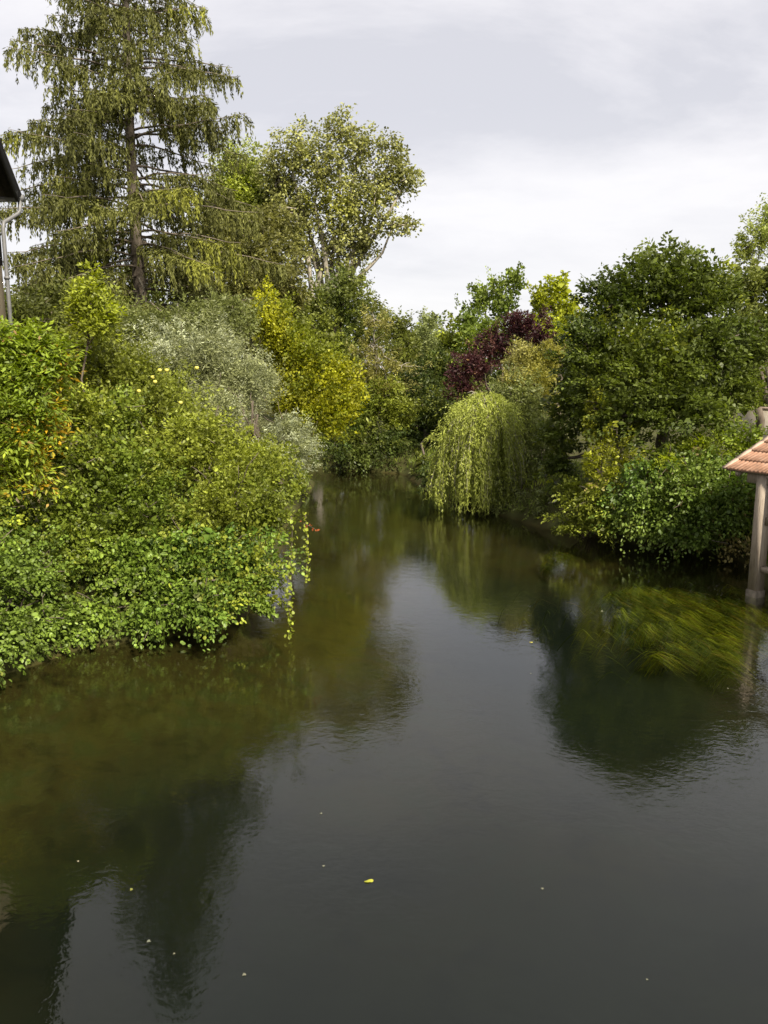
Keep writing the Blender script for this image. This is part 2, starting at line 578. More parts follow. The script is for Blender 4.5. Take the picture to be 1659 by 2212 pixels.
def foliage(lobes, pal, seed, leaf=(0.09, 0.06), shape='diamond', nl=14, spray=0.5, droop=0.25, up=0.25, flat=0.6, cover=3.4, bump=0.3,
            hollow=0.5, low=0.5, mat=None, hang=0.25, wild=0.4, fill=0.25, clump=0.30, dens=1.0, squash=0.7, shoots=1.0, plume=None, root=None):
    """all the leaves of a crown: short twigs (sprays) on the shell of the lobes, each set with leaves"""
    r = np.random.default_rng(seed)
    big = lobes
    if plume:
        P, A, Q, Lg, Wd, sid, B, O, Ln = plumes(lobes, root, seed, leaf, cover, droop=droop, flat=flat, up=up, hang=hang, **plume)
        core = [(c, R * 0.55) for c, R in lobes]
        m = len(B)
        cid = np.arange(m)
    elif clump:
        lobes = clumps(lobes, clump, seed, dens, squash)
        spray = spray * 0.55
    if not plume:
        B, O, cid = spray_points(lobes, leaf[0] * leaf[1] * 0.55, cover, nl, seed, bump, hollow, low)
        m0 = len(B)
        ex = []
        for c, R in big:                                       # long young shoots that feather the outline
            q = int(shoots * 9 * R[0] * R[2] / (R.mean() ** 1.2)) + 2
            u = unit(r.normal(size=(q, 3)) + UP * 0.25)
            ex.append(np.concatenate([c + u * R * 0.9, unit(u / R), np.full((q, 1), R.mean())], 1))
        ex = np.concatenate(ex)
        B, O = np.concatenate([B, ex[:, :3]]), np.concatenate([O, ex[:, 3:6]])
        cid = np.concatenate([cid, len(lobes) + np.arange(len(ex))])
        m = len(B)
        ax = unit(O * 0.8 + UP * up + r.normal(size=(m, 3)) * wild)
        ln = spray * r.uniform(0.5, 1.35, m)
        ln[m0:] = np.clip(ex[:, 6] * r.uniform(0.25, 0.6, len(ex)), 0.25, 1.8)
        pn = unit(UP * (0.35 + flat) + O * 0.55 + r.normal(size=(m, 3)) * (0.75 - 0.5 * flat))
        sd = unit(np.cross(ax, pn))
        t = (np.arange(nl)[None] + r.random((m, nl))) / nl
        pos = B[:, None] + ax[:, None] * (ln[:, None] * t)[..., None]
        pos[..., 2] -= droop * ln[:, None] * t ** 2
        sgn = np.where((np.arange(nl)[None] + r.integers(0, 2, (m, 1))) % 2 == 0, 1.0, -1.0)
        la = ax[:, None] * 0.6 + sd[:, None] * (sgn * 0.75)[..., None] + r.normal(size=(m, nl, 3)) * 0.35 - UP * hang
        lat = sgn * leaf[0] * r.uniform(0.1, 1.3, (m, nl)) * 1.0
        pos += sd[:, None] * lat[..., None] + r.normal(size=(m, nl, 3)) * leaf[0] * 0.45
        nn = unit(pn[:, None] + r.normal(size=(m, nl, 3)) * 0.42)
        sid = np.repeat(np.arange(m), nl)
        P, A, Q = pos.reshape(-1, 3), la.reshape(-1, 3), nn.reshape(-1, 3)
        n = len(P)
        Lg = leaf[0] * r.uniform(0.65, 1.3, n)
        Wd = leaf[1] * r.uniform(0.7, 1.25, n)
    n = len(P)
    if fill > 0:                                           # larger-looking leaves inside, where twigs are dense
        k = int(n * fill * 0.25)
        wts = np.array([R[0] * R[1] * R[2] for _, R in big])
        li = r.choice(len(big), k, p=wts / wts.sum())
        cc = np.array([c for c, _ in big])[li]
        RR = np.array([R for _, R in big])[li]
        u = unit(r.normal(size=(k, 3)))
        fp = cc + u * RR * (r.random(k) ** 0.4 * 0.72)[:, None]
        P = np.concatenate([P, fp])
        A = np.concatenate([A, r.normal(size=(k, 3))])
        Q = np.concatenate([Q, unit(r.normal(size=(k, 3)) + UP * 0.4)])
        Lg = np.concatenate([Lg, leaf[0] * r.uniform(1.2, 2.2, k)])
        Wd = np.concatenate([Wd, leaf[1] * r.uniform(1.2, 2.2, k)])
        sid = np.concatenate([sid, np.arange(k) % m])
    ok = P[:, 2] > 0.03
    P, A, Q, Lg, Wd, sid = P[ok], A[ok], Q[ok], Lg[ok], Wd[ok], sid[ok]
    v, f, rep = leaf_mesh(P, A, Q, Lg, Wd, shape)
    c = tints(P, sid, pal, seed) * np.clip(r.normal(1, 0.15, int(cid.max()) + 1), 0.6, 1.4)[cid[sid]][:, None]
    return v, f, np.repeat(c, rep, 0), B, O


SHRUB = ('stem', 'foliage')
COUNT = [0]


def bezier(p, q, sag, n, r, wob=0.05):
    t = np.linspace(0, 1, n)[:, None]
    L_ = np.linalg.norm(q - p)
    pts = p * (1 - t) + q * t + np.array(sag) * (4 * t * (1 - t))
    pts[1:-1] += r.normal(size=(n - 2, 3)) * L_ * wob * 0.5
    return pts


def plant(name, label, cat, lobes, pal, seed, group=None, base=None, trunk=0.0, bark=None, parts=('trunk', 'crown'), twigs=50, mat=None,
          stems=1, fork=0.35, **kw):
    r = np.random.default_rng(seed + 77)
    C = np.array([c for c, _ in lobes])
    if base is None:
        w = np.array([R[0] * R[2] for _, R in lobes])
        base = (C * w[:, None]).sum(0)[:2] / w.sum()
    bx, by = float(base[0]), float(base[1])
    bz = float(ground_z(bx, by))
    O = np.array([bx, by, bz])
    root = tag(empty(name, O), label, cat, group)
    v, f, c, B, _ = foliage(lobes, pal, seed, root=O, **kw)
    COUNT[0] += len(c)
    top = C[:, 2].max()
    rad = trunk if trunk > 0 else 0.035 * max(1.0, (top - bz) * 0.35)
    tb = Build()
    for s in range(stems):
        off = np.array([0, 0, 0.0]) if stems == 1 else np.array([*(r.normal(size=2) * 0.25), 0])
        order = np.arange(len(lobes))[s::stems]
        if len(order) == 0:
            continue
        tgt = C[order].mean(0) if stems > 1 else np.array([C[:, 0].mean() * 0.5 + bx * 0.5, C[:, 1].mean() * 0.5 + by * 0.5, bz + fork * (top - bz)])
        main = bezier(O + off - UP * 0.3, tgt, (0, 0, 0), 6, r, 0.05)
        tb.tube(main, np.linspace(rad, rad * 0.6, 6) / (1 if stems == 1 else 1.5), 7)
        for i in order:
            e = C[i] + UP * lobes[i][1][2] * 0.3
            lim = bezier(main[-1 if stems == 1 else -2], e, UP * -0.08 * np.linalg.norm(e - main[-1]), 6, r, 0.07)
            tb.tube(lim, np.linspace(rad * 0.55, rad * 0.12, 6), 5)
    for k in r.choice(len(B), min(twigs, len(B)), replace=False):
        i = int(np.argmin(((C - B[k]) ** 2).sum(1)))
        tb.tube(bezier(C[i], B[k], UP * 0.05, 4, r, 0.1), np.linspace(rad * 0.22, rad * 0.06, 4), 4)
    if parts == SHRUB:                                      # dry stems poking out of the leaves
        for _ in range(14):
            i = r.integers(len(lobes))
            c0, R0 = lobes[i]
            u = unit(r.normal(size=3) + UP * 0.5 + unit(np.array([0, 0, EYE]) - c0) * 0.6)
            tb.tube(bezier(c0 - u * R0 * 0.3, c0 + u * R0 * r.uniform(0.95, 1.3), UP * 0.06, 5, r, 0.08), np.linspace(0.014, 0.006, 5), 4)
    tb.link(parts[0], bark or BARK, root, O)
    mesh_object(parts[1], v, f, mat or LEAF, root, O, c)
    return root


# palettes (linear, real leaf colours): two greens, a turning colour and its share
P_HAZEL = ((0.062, 0.118, 0.022), (0.13, 0.195, 0.036), (0.22, 0.21, 0.03), 0.05)
P_IVY = ((0.058, 0.10, 0.02), (0.12, 0.19, 0.035), (0.24, 0.22, 0.03), 0.05)
P_ALDER = ((0.065, 0.105, 0.016), (0.125, 0.175, 0.028), (0.20, 0.19, 0.03), 0.08)
P_LIGHT = ((0.085, 0.125, 0.020), (0.165, 0.20, 0.033), (0.27, 0.21, 0.04), 0.10)
P_APPLE = ((0.08, 0.105, 0.018), (0.17, 0.18, 0.035), (0.24, 0.19, 0.035), 0.12)
P_SUMAC = ((0.10, 0.155, 0.02), (0.18, 0.245, 0.026), (0.34, 0.22, 0.02), 0.05, 1.6)
P_SAPL = ((0.13, 0.16, 0.02), (0.22, 0.24, 0.03), (0.28, 0.27, 0.04), 0.15)
P_SILVER = ((0.10, 0.122, 0.062), (0.18, 0.208, 0.122), (0.30, 0.35, 0.30), 0.24, 0.93)
P_YELLOW = ((0.17, 0.17, 0.014), (0.30, 0.275, 0.02), (0.11, 0.145, 0.016), 0.36, 0.98)
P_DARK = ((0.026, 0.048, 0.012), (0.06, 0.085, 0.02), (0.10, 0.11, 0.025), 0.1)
P_OLIVE = ((0.07, 0.065, 0.018), (0.14, 0.12, 0.035), (0.17, 0.12, 0.04), 0.15, 1.0)
P_PALE = ((0.14, 0.16, 0.045), (0.24, 0.25, 0.075), (0.27, 0.26, 0.05), 0.15)
P_POPLAR = ((0.125, 0.145, 0.055), (0.22, 0.235, 0.10), (0.22, 0.22, 0.05), 0.08, 0.97)
P_MID = ((0.055, 0.085, 0.022), (0.11, 0.135, 0.034), (0.17, 0.16, 0.035), 0.12)
P_LARCH = ((0.13, 0.12, 0.035), (0.22, 0.20, 0.06), (0.25, 0.15, 0.06), 0.2, 1.05)
P_FAR = ((0.08, 0.10, 0.025), (0.16, 0.17, 0.05), (0.2, 0.2, 0.05), 0.1)
P_MAPLE = ((0.06, 0.10, 0.022), (0.12, 0.17, 0.035), (0.18, 0.23, 0.04), 0.15)
P_LIME = ((0.14, 0.17, 0.018), (0.27, 0.26, 0.025), (0.34, 0.28, 0.03), 0.2, 0.9)
P_PLUM = ((0.022, 0.009, 0.014), (0.046, 0.019, 0.026), (0.06, 0.03, 0.03), 0.1, 9)
P_OCHRE = ((0.14, 0.14, 0.035), (0.24, 0.21, 0.055), (0.28, 0.19, 0.07), 0.25, 1.05)
P_GREY = ((0.065, 0.085, 0.03), (0.12, 0.14, 0.05), (0.15, 0.15, 0.05), 0.1)
P_HORN = ((0.034, 0.055, 0.012), (0.078, 0.110, 0.023), (0.21, 0.20, 0.025), 0.06)
P_YBR = ((0.11, 0.135, 0.018), (0.20, 0.205, 0.026), (0.28, 0.24, 0.03), 0.25, 0.93)
P_BRAMB = ((0.05, 0.095, 0.02), (0.11, 0.165, 0.034), (0.19, 0.14, 0.06), 0.06, 1.2)
P_BRIGHT = ((0.09, 0.14, 0.018), (0.17, 0.23, 0.028), (0.25, 0.28, 0.04), 0.1)

# ------------------------------------------------------------------ left bank, front to back
plant('ivy_shrub', 'small leaved green ivy thicket at the left edge, lowest over the water', 'shrub',
      [lobe(10, 1372, 11.3, 70, 72), lobe(-40, 1230, 11.6, 100, 110), lobe(95, 1345, 12.2, 60, 52), lobe(0, 1110, 12.6, 60, 100), lobe(-60, 1420, 10.9, 70, 60), lobe(70, 1250, 12.4, 70, 80), lobe(150, 1370, 12.6, 50, 36)],
      P_IVY, 101, base=(-6.9, 11.6), parts=SHRUB, stems=3, plume=dict(long=0.9, nl=34, width=0.34), up=0.3, leaf=(0.056, 0.052), shape='round', nl=14, spray=0.34, mat=LEAF_GLOSSY, low=0.1, droop=0.35, hang=0.4)
plant('hazel_shrub', 'bright green shrub with big round leaves overhanging the water on the left bank', 'shrub',
      [lobe(225, 1320, 13.0, 80, 60), lobe(330, 1325, 12.9, 70, 58), lobe(440, 1310, 12.9, 80, 68), lobe(290, 1215, 13.4, 90, 85), lobe(420, 1190, 13.5, 95, 85), lobe(350, 1260, 13.1, 70, 60), lobe(500, 1200, 13.7, 60, 60), lobe(530, 1240, 13.5, 70, 80),
       lobe(575, 1300, 13.4, 36, 36)],
      P_HAZEL, 102, base=(-4.3, 14.0), parts=SHRUB, stems=4, plume=dict(long=1.0, nl=34, width=0.34), up=0.3, leaf=(0.066, 0.06), shoots=1.8, clump=0.36, shape='round', nl=11, spray=0.42, mat=LEAF_GLOSSY, low=0.1, droop=0.35, hang=0.45, flat=0.5)
plant('alder_shrub', 'tall dark green leafy shrub in the middle of the left bank', 'shrub',
      [lobe(240, 1010, 14.4, 120, 90), lobe(150, 1100, 13.9, 70, 62), lobe(300, 1110, 14.1, 110, 75), lobe(230, 900, 15.2, 110, 80), lobe(110, 960, 14.6, 60, 60), lobe(190, 1180, 13.4, 80, 80), lobe(60, 1170, 13.5, 60, 70), lobe(120, 1270, 13.3, 60, 50)],
      P_ALDER, 103, base=(-5.2, 15.2), parts=SHRUB, stems=4, plume=dict(long=0.95, nl=40, width=0.32), up=0.55, leaf=(0.07, 0.054), shoots=1.8, clump=0.36, shape='round', nl=13, spray=0.5, mat=LEAF_GLOSSY, low=0.3, bump=0.4)
plant('dogwood_shrub', 'yellowish green small leaved shrub leaning out over the river, left bank', 'shrub',
      [lobe(510, 1090, 14.6, 120, 105), lobe(575, 1110, 14.8, 72, 55), lobe(630, 1060, 15.6, 36, 30), lobe(470, 990, 16.0, 110, 95), lobe(560, 1010, 16.0, 80, 70), lobe(420, 1130, 14.2, 80, 80), lobe(420, 940, 15.4, 80, 80), lobe(330, 980, 15.0, 80, 70)],
      P_LIGHT, 104, base=(-3.5, 15.5), parts=SHRUB, stems=5, plume=dict(long=1.1, nl=44, width=0.26, ragged=0.35), up=0.55, leaf=(0.075, 0.045), shoots=1.8, clump=0.36, shape='diamond', nl=16, spray=0.5, low=0.2, bump=0.35, droop=0.4)
apple = plant('apple_tree', 'low broad apple tree with scattered pale yellow fruit on the left bank', 'tree',
              [lobe(250, 820, 16.8, 140, 95), lobe(110, 830, 16.8, 95, 85), lobe(350, 880, 16.6, 100, 85), lobe(190, 745, 17.6, 95, 45), lobe(400, 950, 16.4, 70, 70)],
              P_APPLE, 105, base=(-5.8, 17.0), plume=dict(long=0.9, nl=40, width=0.3), leaf=(0.08, 0.05), nl=14, spray=0.5, low=0.3, bump=0.35, trunk=0.11)
plant('sumac_shrub', 'light green shrub turning orange and yellow at the far left edge', 'shrub',
      [lobe(15, 800, 13.4, 50, 75), lobe(50, 900, 13.2, 50, 90), lobe(85, 775, 13.8, 50, 55), lobe(10, 990, 12.8, 55, 70), lobe(-40, 880, 13.2, 60, 120)],
      P_SUMAC, 106, base=(-6.9, 13.6), parts=SHRUB, stems=3, leaf=(0.12, 0.045), nl=18, spray=0.55, droop=0.5, flat=0.9, low=0.3, fill=0.15, cover=2.8)
plant('young_ash', 'bright yellow green sapling sticking up before the spruce', 'sapling',
      [lobe(195, 640, 15.6, 20, 45), lobe(195, 700, 15.6, 42, 45), lobe(165, 670, 15.6, 16, 22), lobe(232, 690, 15.6, 15, 22)],
      P_SAPL, 107, base=(-6.0, 15.7), parts=SHRUB, leaf=(0.10, 0.05), nl=10, spray=0.32, up=0.9, cover=1.7, bump=0.4, fill=0.05, fork=0.8, trunk=0.03)
plant('silver_willow', 'silvery grey leaved willow shrub beside the yellow tree', 'shrub',
      [lobe(455, 770, 19.5, 95, 80), lobe(545, 815, 19.5, 70, 60), lobe(375, 775, 19.5, 70, 75), lobe(450, 880, 18.8, 100, 75), lobe(615, 930, 18.0, 56, 50), lobe(645, 970, 17.6, 40, 50),
       lobe(570, 985, 17.4, 60, 55)],
      P_SILVER, 108, base=(-3.9, 19.5), parts=SHRUB, stems=5, plume=dict(long=1.0, nl=60, width=0.24), leaf=(0.075, 0.020), nl=22, spray=0.6, up=0.55, flat=0.1, cover=3.2, bump=0.35, low=0.3)
plant('brush_shrub', 'grey green feathery shrub at the foot of the spruce', 'shrub',
      [lobe(420, 700, 23, 100, 60), lobe(330, 720, 23, 70, 50), lobe(490, 670, 24, 70, 55)],
      P_GREY, 109, base=(-5.6, 23.5), parts=SHRUB, stems=3, plume=dict(long=0.9, nl=40, width=0.25), leaf=(0.11, 0.04), nl=18, spray=0.7, up=0.4, flat=0.2, low=0.2)
plant('yellow_maple', 'golden yellow autumn tree on the left bank', 'tree',
      [lobe(565, 670, 26, 36, 50), lobe(595, 705, 26, 62, 66), lobe(640, 770, 26, 84, 76), lobe(715, 820, 26, 66, 84), lobe(690, 885, 25.5, 72, 64), lobe(620, 860, 25.5, 62, 62), lobe(735, 870, 26, 42, 66)],
      P_YELLOW, 110, base=(-3.6, 26.0), plume=dict(long=0.85, nl=40, width=0.36), leaf=(0.10, 0.075), nl=12, spray=0.6, bump=0.38, low=0.3, cover=4.0, trunk=0.12, up=0.5)

# ------------------------------------------------------------------ behind the left bank
plant('box_thicket', 'dark olive thicket below the spruce beside the house pipe', 'thicket',
      [lobe(110, 660, 29, 100, 62), lobe(45, 690, 27, 75, 58), lobe(190, 690, 28, 90, 60)],
      ((0.05, 0.06, 0.016), (0.11, 0.115, 0.03), (0.14, 0.13, 0.03), 0.1), 111, parts=SHRUB, stems=4, plume=dict(long=0.7, nl=40, width=0.35), leaf=(0.14, 0.07), nl=14, spray=0.7, low=0.2)
plant('olive_tree', 'brownish olive tree between the spruce and the tall poplar', 'tree',
      [lobe(560, 575, 39, 80, 110), lobe(480, 520, 41, 80, 95), lobe(590, 480, 41, 50, 65), lobe(510, 640, 37, 100, 60), lobe(620, 620, 39, 45, 70)],
      P_OLIVE, 112, base=(-6.6, 40), plume=dict(long=0.75, nl=44, width=0.32), leaf=(0.17, 0.09), nl=14, spray=0.9, bump=0.3, low=0.2, trunk=0.2, hang=0.5, droop=0.5)
plant('pale_poplar', 'pale yellow green tree standing between spruce and the tallest poplar', 'tree',
      [lobe(525, 385, 52, 50, 60), lobe(560, 450, 52, 70, 60), lobe(500, 450, 52, 60, 80)],
      P_PALE, 113, base=(-9.5, 52), leaf=(0.2, 0.12), nl=12, spray=0.9, bump=0.4, cover=2.6, trunk=0.22, bark=BARK_PALE, up=0.5)
plant('poplar_tree', 'tall open crowned poplar with pale forked limbs against the sky', 'tree',
      [lobe(738, 292, 50.0, 24, 44), lobe(775, 325, 50.0, 40, 45), lobe(640, 330, 50.0, 55, 50), lobe(600, 390, 50.0, 40, 50), lobe(690, 390, 50.0, 70, 62), lobe(845, 350, 50.0, 26, 40),
       lobe(880, 390, 50.0, 34, 18), lobe(820, 410, 50.0, 45, 40), lobe(765, 440, 50.0, 62, 58), lobe(650, 460, 50.0, 65, 50), lobe(850, 490, 50.0, 42, 15), lobe(700, 530, 50.0, 80, 55),
       lobe(775, 530, 50.0, 40, 45), lobe(640, 540, 50.0, 30, 36)],
      P_POPLAR, 114, base=at(668, 640, 50)[:2], leaf=(0.19, 0.15), nl=10, spray=0.85, bump=0.5, hollow=0.75, cover=1.35, dens=0.9, clump=0.34, up=0.55, fill=0.0, trunk=0.38, bark=BARK_PALE,
      fork=0.42, twigs=160, low=0.2, hang=0.5, mat=LEAF_GLOSSY)
plant('lime_tree', 'rounded dense mid green tree under the tall poplar', 'tree',
      [lobe(745, 655, 44, 78, 62), lobe(690, 680, 43, 48, 62), lobe(700, 745, 42, 65, 55), lobe(790, 720, 43, 45, 62), lobe(760, 610, 44, 35, 30), lobe(730, 800, 42.5, 70, 55), lobe(660, 780, 42.5, 50, 60)],
      P_MID, 115, base=(-4.6, 44.5), plume=dict(long=0.7, nl=40, width=0.34), leaf=(0.16, 0.10), nl=14, spray=0.8, bump=0.28, low=0.2, trunk=0.2)
plant('larch_tree', 'thin straw coloured larch rising behind the bright bush at the river bend', 'tree',
      [lobe(808, 690, 38.5, 32, 28), lobe(800, 745, 38.5, 42, 26), lobe(815, 800, 38.5, 50, 26), lobe(866, 790, 38.5, 34, 18), lobe(775, 800, 38.5, 30, 22), lobe(790, 845, 38.5, 50, 26), lobe(840, 835, 38.5, 40, 22)],
      P_LARCH, 116, base=at(803, 870, 38.5)[:2] + np.array([0, 0.9]), leaf=(0.15, 0.05), nl=16, spray=0.8, plume=dict(long=1.3, nl=36, width=0.2, ragged=0.4), cover=1.7, hollow=0.9, bump=0.45, up=0.0, fill=0.0, bark=BARK_PALE, trunk=0.11, fork=0.8,
      twigs=60, hang=0.4)
plant('far_ash', 'olive crowned tree just left of the sky gap', 'tree',
      [lobe(862, 715, 54, 36, 48), lobe(830, 700, 54, 26, 40), lobe(880, 760, 52, 40, 50)],
      ((0.08, 0.085, 0.02), (0.15, 0.14, 0.035), (0.2, 0.17, 0.04), 0.1), 117, base=(1.3, 54.5), plume=dict(long=0.9, nl=36, width=0.28), leaf=(0.2, 0.09), nl=14, spray=0.9, up=0.7, bump=0.3)
plant('distant_tree', 'pale grey green distant tree in the lowest sky gap', 'tree',
      [lobe(922, 706, 66, 20, 36), lobe(935, 745, 66, 36, 40), lobe(905, 745, 66, 28, 34)],
      ((0.12, 0.14, 0.06), (0.2, 0.21, 0.10), (0.2, 0.2, 0.08), 0.1), 118, base=(4.0, 66.5), plume=dict(long=1.0, nl=36, width=0.25), leaf=(0.24, 0.12), nl=12, spray=1.0, up=0.7, bump=0.35)
plant('bank_elder', 'bright green bush by the river bend beside the yellow tree', 'shrub',
      [lobe(815, 870, 38.4, 62, 58), lobe(860, 900, 38.6, 46, 50), lobe(770, 900, 38.0, 44, 55)],
      ((0.08, 0.12, 0.022), (0.16, 0.20, 0.035), (0.2, 0.21, 0.04), 0.1), 119, parts=SHRUB, stems=3, plume=dict(long=0.8, nl=36, width=0.32), leaf=(0.15, 0.09), nl=14, spray=0.7, up=0.4)
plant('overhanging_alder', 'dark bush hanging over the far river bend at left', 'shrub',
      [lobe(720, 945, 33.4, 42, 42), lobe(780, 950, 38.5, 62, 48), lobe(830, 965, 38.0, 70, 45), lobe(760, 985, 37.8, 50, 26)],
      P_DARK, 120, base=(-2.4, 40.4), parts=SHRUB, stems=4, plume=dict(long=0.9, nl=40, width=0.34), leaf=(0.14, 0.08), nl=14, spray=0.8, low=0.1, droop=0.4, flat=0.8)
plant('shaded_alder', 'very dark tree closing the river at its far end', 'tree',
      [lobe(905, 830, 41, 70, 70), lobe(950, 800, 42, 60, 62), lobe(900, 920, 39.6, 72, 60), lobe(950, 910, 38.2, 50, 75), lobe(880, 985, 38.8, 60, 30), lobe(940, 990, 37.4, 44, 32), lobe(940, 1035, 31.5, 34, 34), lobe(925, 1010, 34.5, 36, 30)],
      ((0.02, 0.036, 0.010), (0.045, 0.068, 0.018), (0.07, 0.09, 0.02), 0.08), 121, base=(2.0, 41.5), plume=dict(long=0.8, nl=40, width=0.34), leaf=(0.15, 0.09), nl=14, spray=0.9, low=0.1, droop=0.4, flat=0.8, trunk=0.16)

# ------------------------------------------------------------------ right bank, back to front
plant('green_maple', 'upright fresh green tree with separate rising tops right of the sky gap', 'tree',
      [lobe(1112, 612, 44, 24, 36), lobe(1080, 650, 44, 45, 50), lobe(1040, 640, 44, 24, 34), lobe(1010, 700, 43, 52, 45), lobe(1060, 730, 42, 75, 50), lobe(975, 735, 44, 36, 38), lobe(1000, 790, 42, 50, 45)],
      P_MAPLE, 122, base=(6.2, 44.5), plume=dict(long=0.9, nl=36, width=0.33), leaf=(0.17, 0.12), nl=12, spray=0.8, up=0.7, bump=0.4, trunk=0.2)
plant('golden_maple', 'yellow green tree behind the purple leaved plum', 'tree',
      [lobe(1205, 625, 40, 28, 36), lobe(1175, 650, 40, 40, 42), lobe(1225, 670, 40, 42, 42), lobe(1185, 710, 39, 55, 42)],
      P_LIME, 123, base=(9.2, 40.5), plume=dict(long=0.9, nl=36, width=0.33), leaf=(0.17, 0.12), nl=12, spray=0.8, up=0.7, bump=0.4, trunk=0.18)
plant('purple_plum', 'dark purple leaved plum tree above the weeping willow', 'tree',
      [lobe(1125, 703, 35, 40, 40), lobe(1075, 745, 35, 46, 40), lobe(1028, 792, 34.5, 38, 42), lobe(1000, 820, 34.5, 32, 34), lobe(1160, 725, 35, 36, 30)],
      P_PLUM, 124, base=(5.6, 35.3), plume=dict(long=0.8, nl=40, width=0.3), leaf=(0.12, 0.07), nl=14, spray=0.7, bump=0.35, up=0.45, trunk=0.12)
plant('ochre_shrub', 'ochre tinged tall shrub between plum and hornbeam', 'shrub',
      [lobe(1140, 775, 31, 46, 46), lobe(1165, 835, 30, 55, 62), lobe(1110, 830, 30.5, 40, 40), lobe(1195, 760, 30.5, 34, 40)],
      P_OCHRE, 125, base=(6.1, 31), parts=SHRUB, stems=3, plume=dict(long=0.9, nl=40, width=0.28), leaf=(0.12, 0.05), nl=16, spray=0.7, up=0.5, bump=0.3)
plant('sallow_shrub', 'dull grey green shrub close behind the weeping willow', 'shrub',
      [lobe(1130, 880, 28.5, 62, 70), lobe(1165, 950, 27.5, 55, 80), lobe(1150, 1040, 26.6, 52, 48), lobe(1090, 860, 29, 45, 40), lobe(1130, 1075, 25.6, 60, 40), lobe(1185, 1100, 24.0, 52, 40)],
      P_GREY, 126, base=(5.7, 28), parts=SHRUB, stems=4, plume=dict(long=0.9, nl=44, width=0.26), leaf=(0.11, 0.05), nl=16, spray=0.6, low=0.1)
plant('background_birch', 'pale feathery tree top at the right edge above the hornbeam', 'tree',
      [lobe(1645, 510, 42, 48, 50), lobe(1680, 480, 42, 45, 60), lobe(1610, 540, 42, 34, 26)],
      P_PALE, 127, base=(21.5, 42.5), plume=dict(long=0.9, nl=36, width=0.28), leaf=(0.15, 0.08), nl=14, spray=0.9, cover=2.3, bump=0.45, up=0.4, trunk=0.2)
plant('field_maple', 'bronze tinged green tree behind the hornbeam at the right edge', 'tree',
      [lobe(1600, 620, 25.5, 70, 55), lobe(1670, 600, 25.5, 60, 50), lobe(1650, 700, 25.0, 80, 80)],
      ((0.06, 0.075, 0.018), (0.13, 0.13, 0.035), (0.19, 0.15, 0.04), 0.15), 128, base=(12.8, 26.2), plume=dict(long=0.7, nl=40, width=0.34), leaf=(0.13, 0.08), nl=14, spray=0.7, up=0.5, trunk=0.2)
plant('hornbeam_tree', 'large dark green hornbeam with layered sprays dominating the right bank', 'tree',
      [lobe(1425, 605, 23.0, 100, 100), lobe(1340, 655, 23.0, 90, 92), lobe(1510, 635, 23.0, 100, 92), lobe(1290, 750, 22.5, 85, 85), lobe(1400, 780, 21.8, 140, 110), lobe(1530, 770, 22.2, 120, 110),
       lobe(1260, 860, 23.8, 70, 80), lobe(1340, 900, 21.3, 95, 75), lobe(1480, 880, 21.0, 130, 65), lobe(1590, 850, 22.0, 70, 70), lobe(1215, 930, 23.6, 52, 62), lobe(1205, 1010, 23.0, 45, 62), lobe(1620, 760, 23.0, 60, 80)],
      P_HORN, 129, base=(8.9, 24.0), plume=dict(long=0.62, nl=46, width=0.42, ragged=0.1), leaf=(0.125, 0.08), nl=16, spray=0.85, shoots=0.5, flat=1.1, up=0.05, droop=0.25, bump=0.42, cover=3.9, squash=0.42, clump=0.27, trunk=0.26, low=0.35, hang=0.2)
plant('bright_nettles', 'fresh bright green low shrubs on the bank beside the tiled roof', 'shrub',
      [lobe(1500, 965, 20.8, 70, 42), lobe(1570, 935, 21.2, 55, 34), lobe(1440, 1000, 20.3, 50, 36), lobe(1620, 960, 20.4, 40, 36)],
      P_BRIGHT, 130, base=(9.3, 21.2), parts=SHRUB, stems=4, plume=dict(long=1.0, nl=34, width=0.3), leaf=(0.10, 0.06), nl=14, spray=0.5, up=0.5, low=0.2)
plant('spindle_tree', 'slender yellowing sapling before the dark hornbeam', 'sapling',
      [lobe(1285, 880, 21.2, 24, 42), lobe(1300, 945, 20.9, 48, 42), lobe(1340, 985, 20.6, 44, 24), lobe(1285, 1010, 20.6, 50, 44), lobe(1370, 910, 21.2, 24, 20)],
      P_YBR, 131, base=(6.5, 21.7), parts=SHRUB, stems=2, plume=dict(long=1.0, nl=26, width=0.34), leaf=(0.095, 0.06), nl=11, spray=0.45, cover=2.0, bump=0.5, up=0.5, fill=0.05)
plant('elder_shrub', 'light green shrub trailing into the water right of the willow', 'shrub',
      [lobe(1290, 1080, 20.6, 55, 48), lobe(1250, 1120, 21.2, 50, 28), lobe(1310, 1130, 20.4, 60, 30), lobe(1225, 1140, 21.4, 32, 14), lobe(1240, 1060, 21.6, 34, 40)],
      ((0.085, 0.12, 0.02), (0.17, 0.20, 0.035), (0.24, 0.22, 0.04), 0.12), 132, base=(6.0, 21.9), parts=SHRUB, stems=4, plume=dict(long=1.0, nl=34, width=0.32), leaf=(0.085, 0.06), nl=13, spray=0.5, low=0.1, droop=0.4)
plant('bramble_thicket', 'deep green bramble thicket tumbling to the water beside the wooden post', 'thicket',
      [lobe(1400, 1085, 19.8, 85, 68), lobe(1500, 1070, 19.4, 95, 78), lobe(1580, 1100, 19.0, 62, 80), lobe(1450, 1025, 20.2, 95, 45), lobe(1350, 1110, 20.2, 55, 48), lobe(1560, 1025, 20.0, 70, 45),
       lobe(1480, 1150, 19.2, 100, 38), lobe(1660, 1090, 19.2, 52, 100)],
      P_BRAMB, 133, base=(8.9, 20.6), parts=SHRUB, stems=6, plume=dict(long=0.9, nl=36, width=0.32), leaf=(0.085, 0.065), shape='round', nl=12, spray=0.5, low=0.1, droop=0.55, hang=0.4, mat=LEAF_GLOSSY)

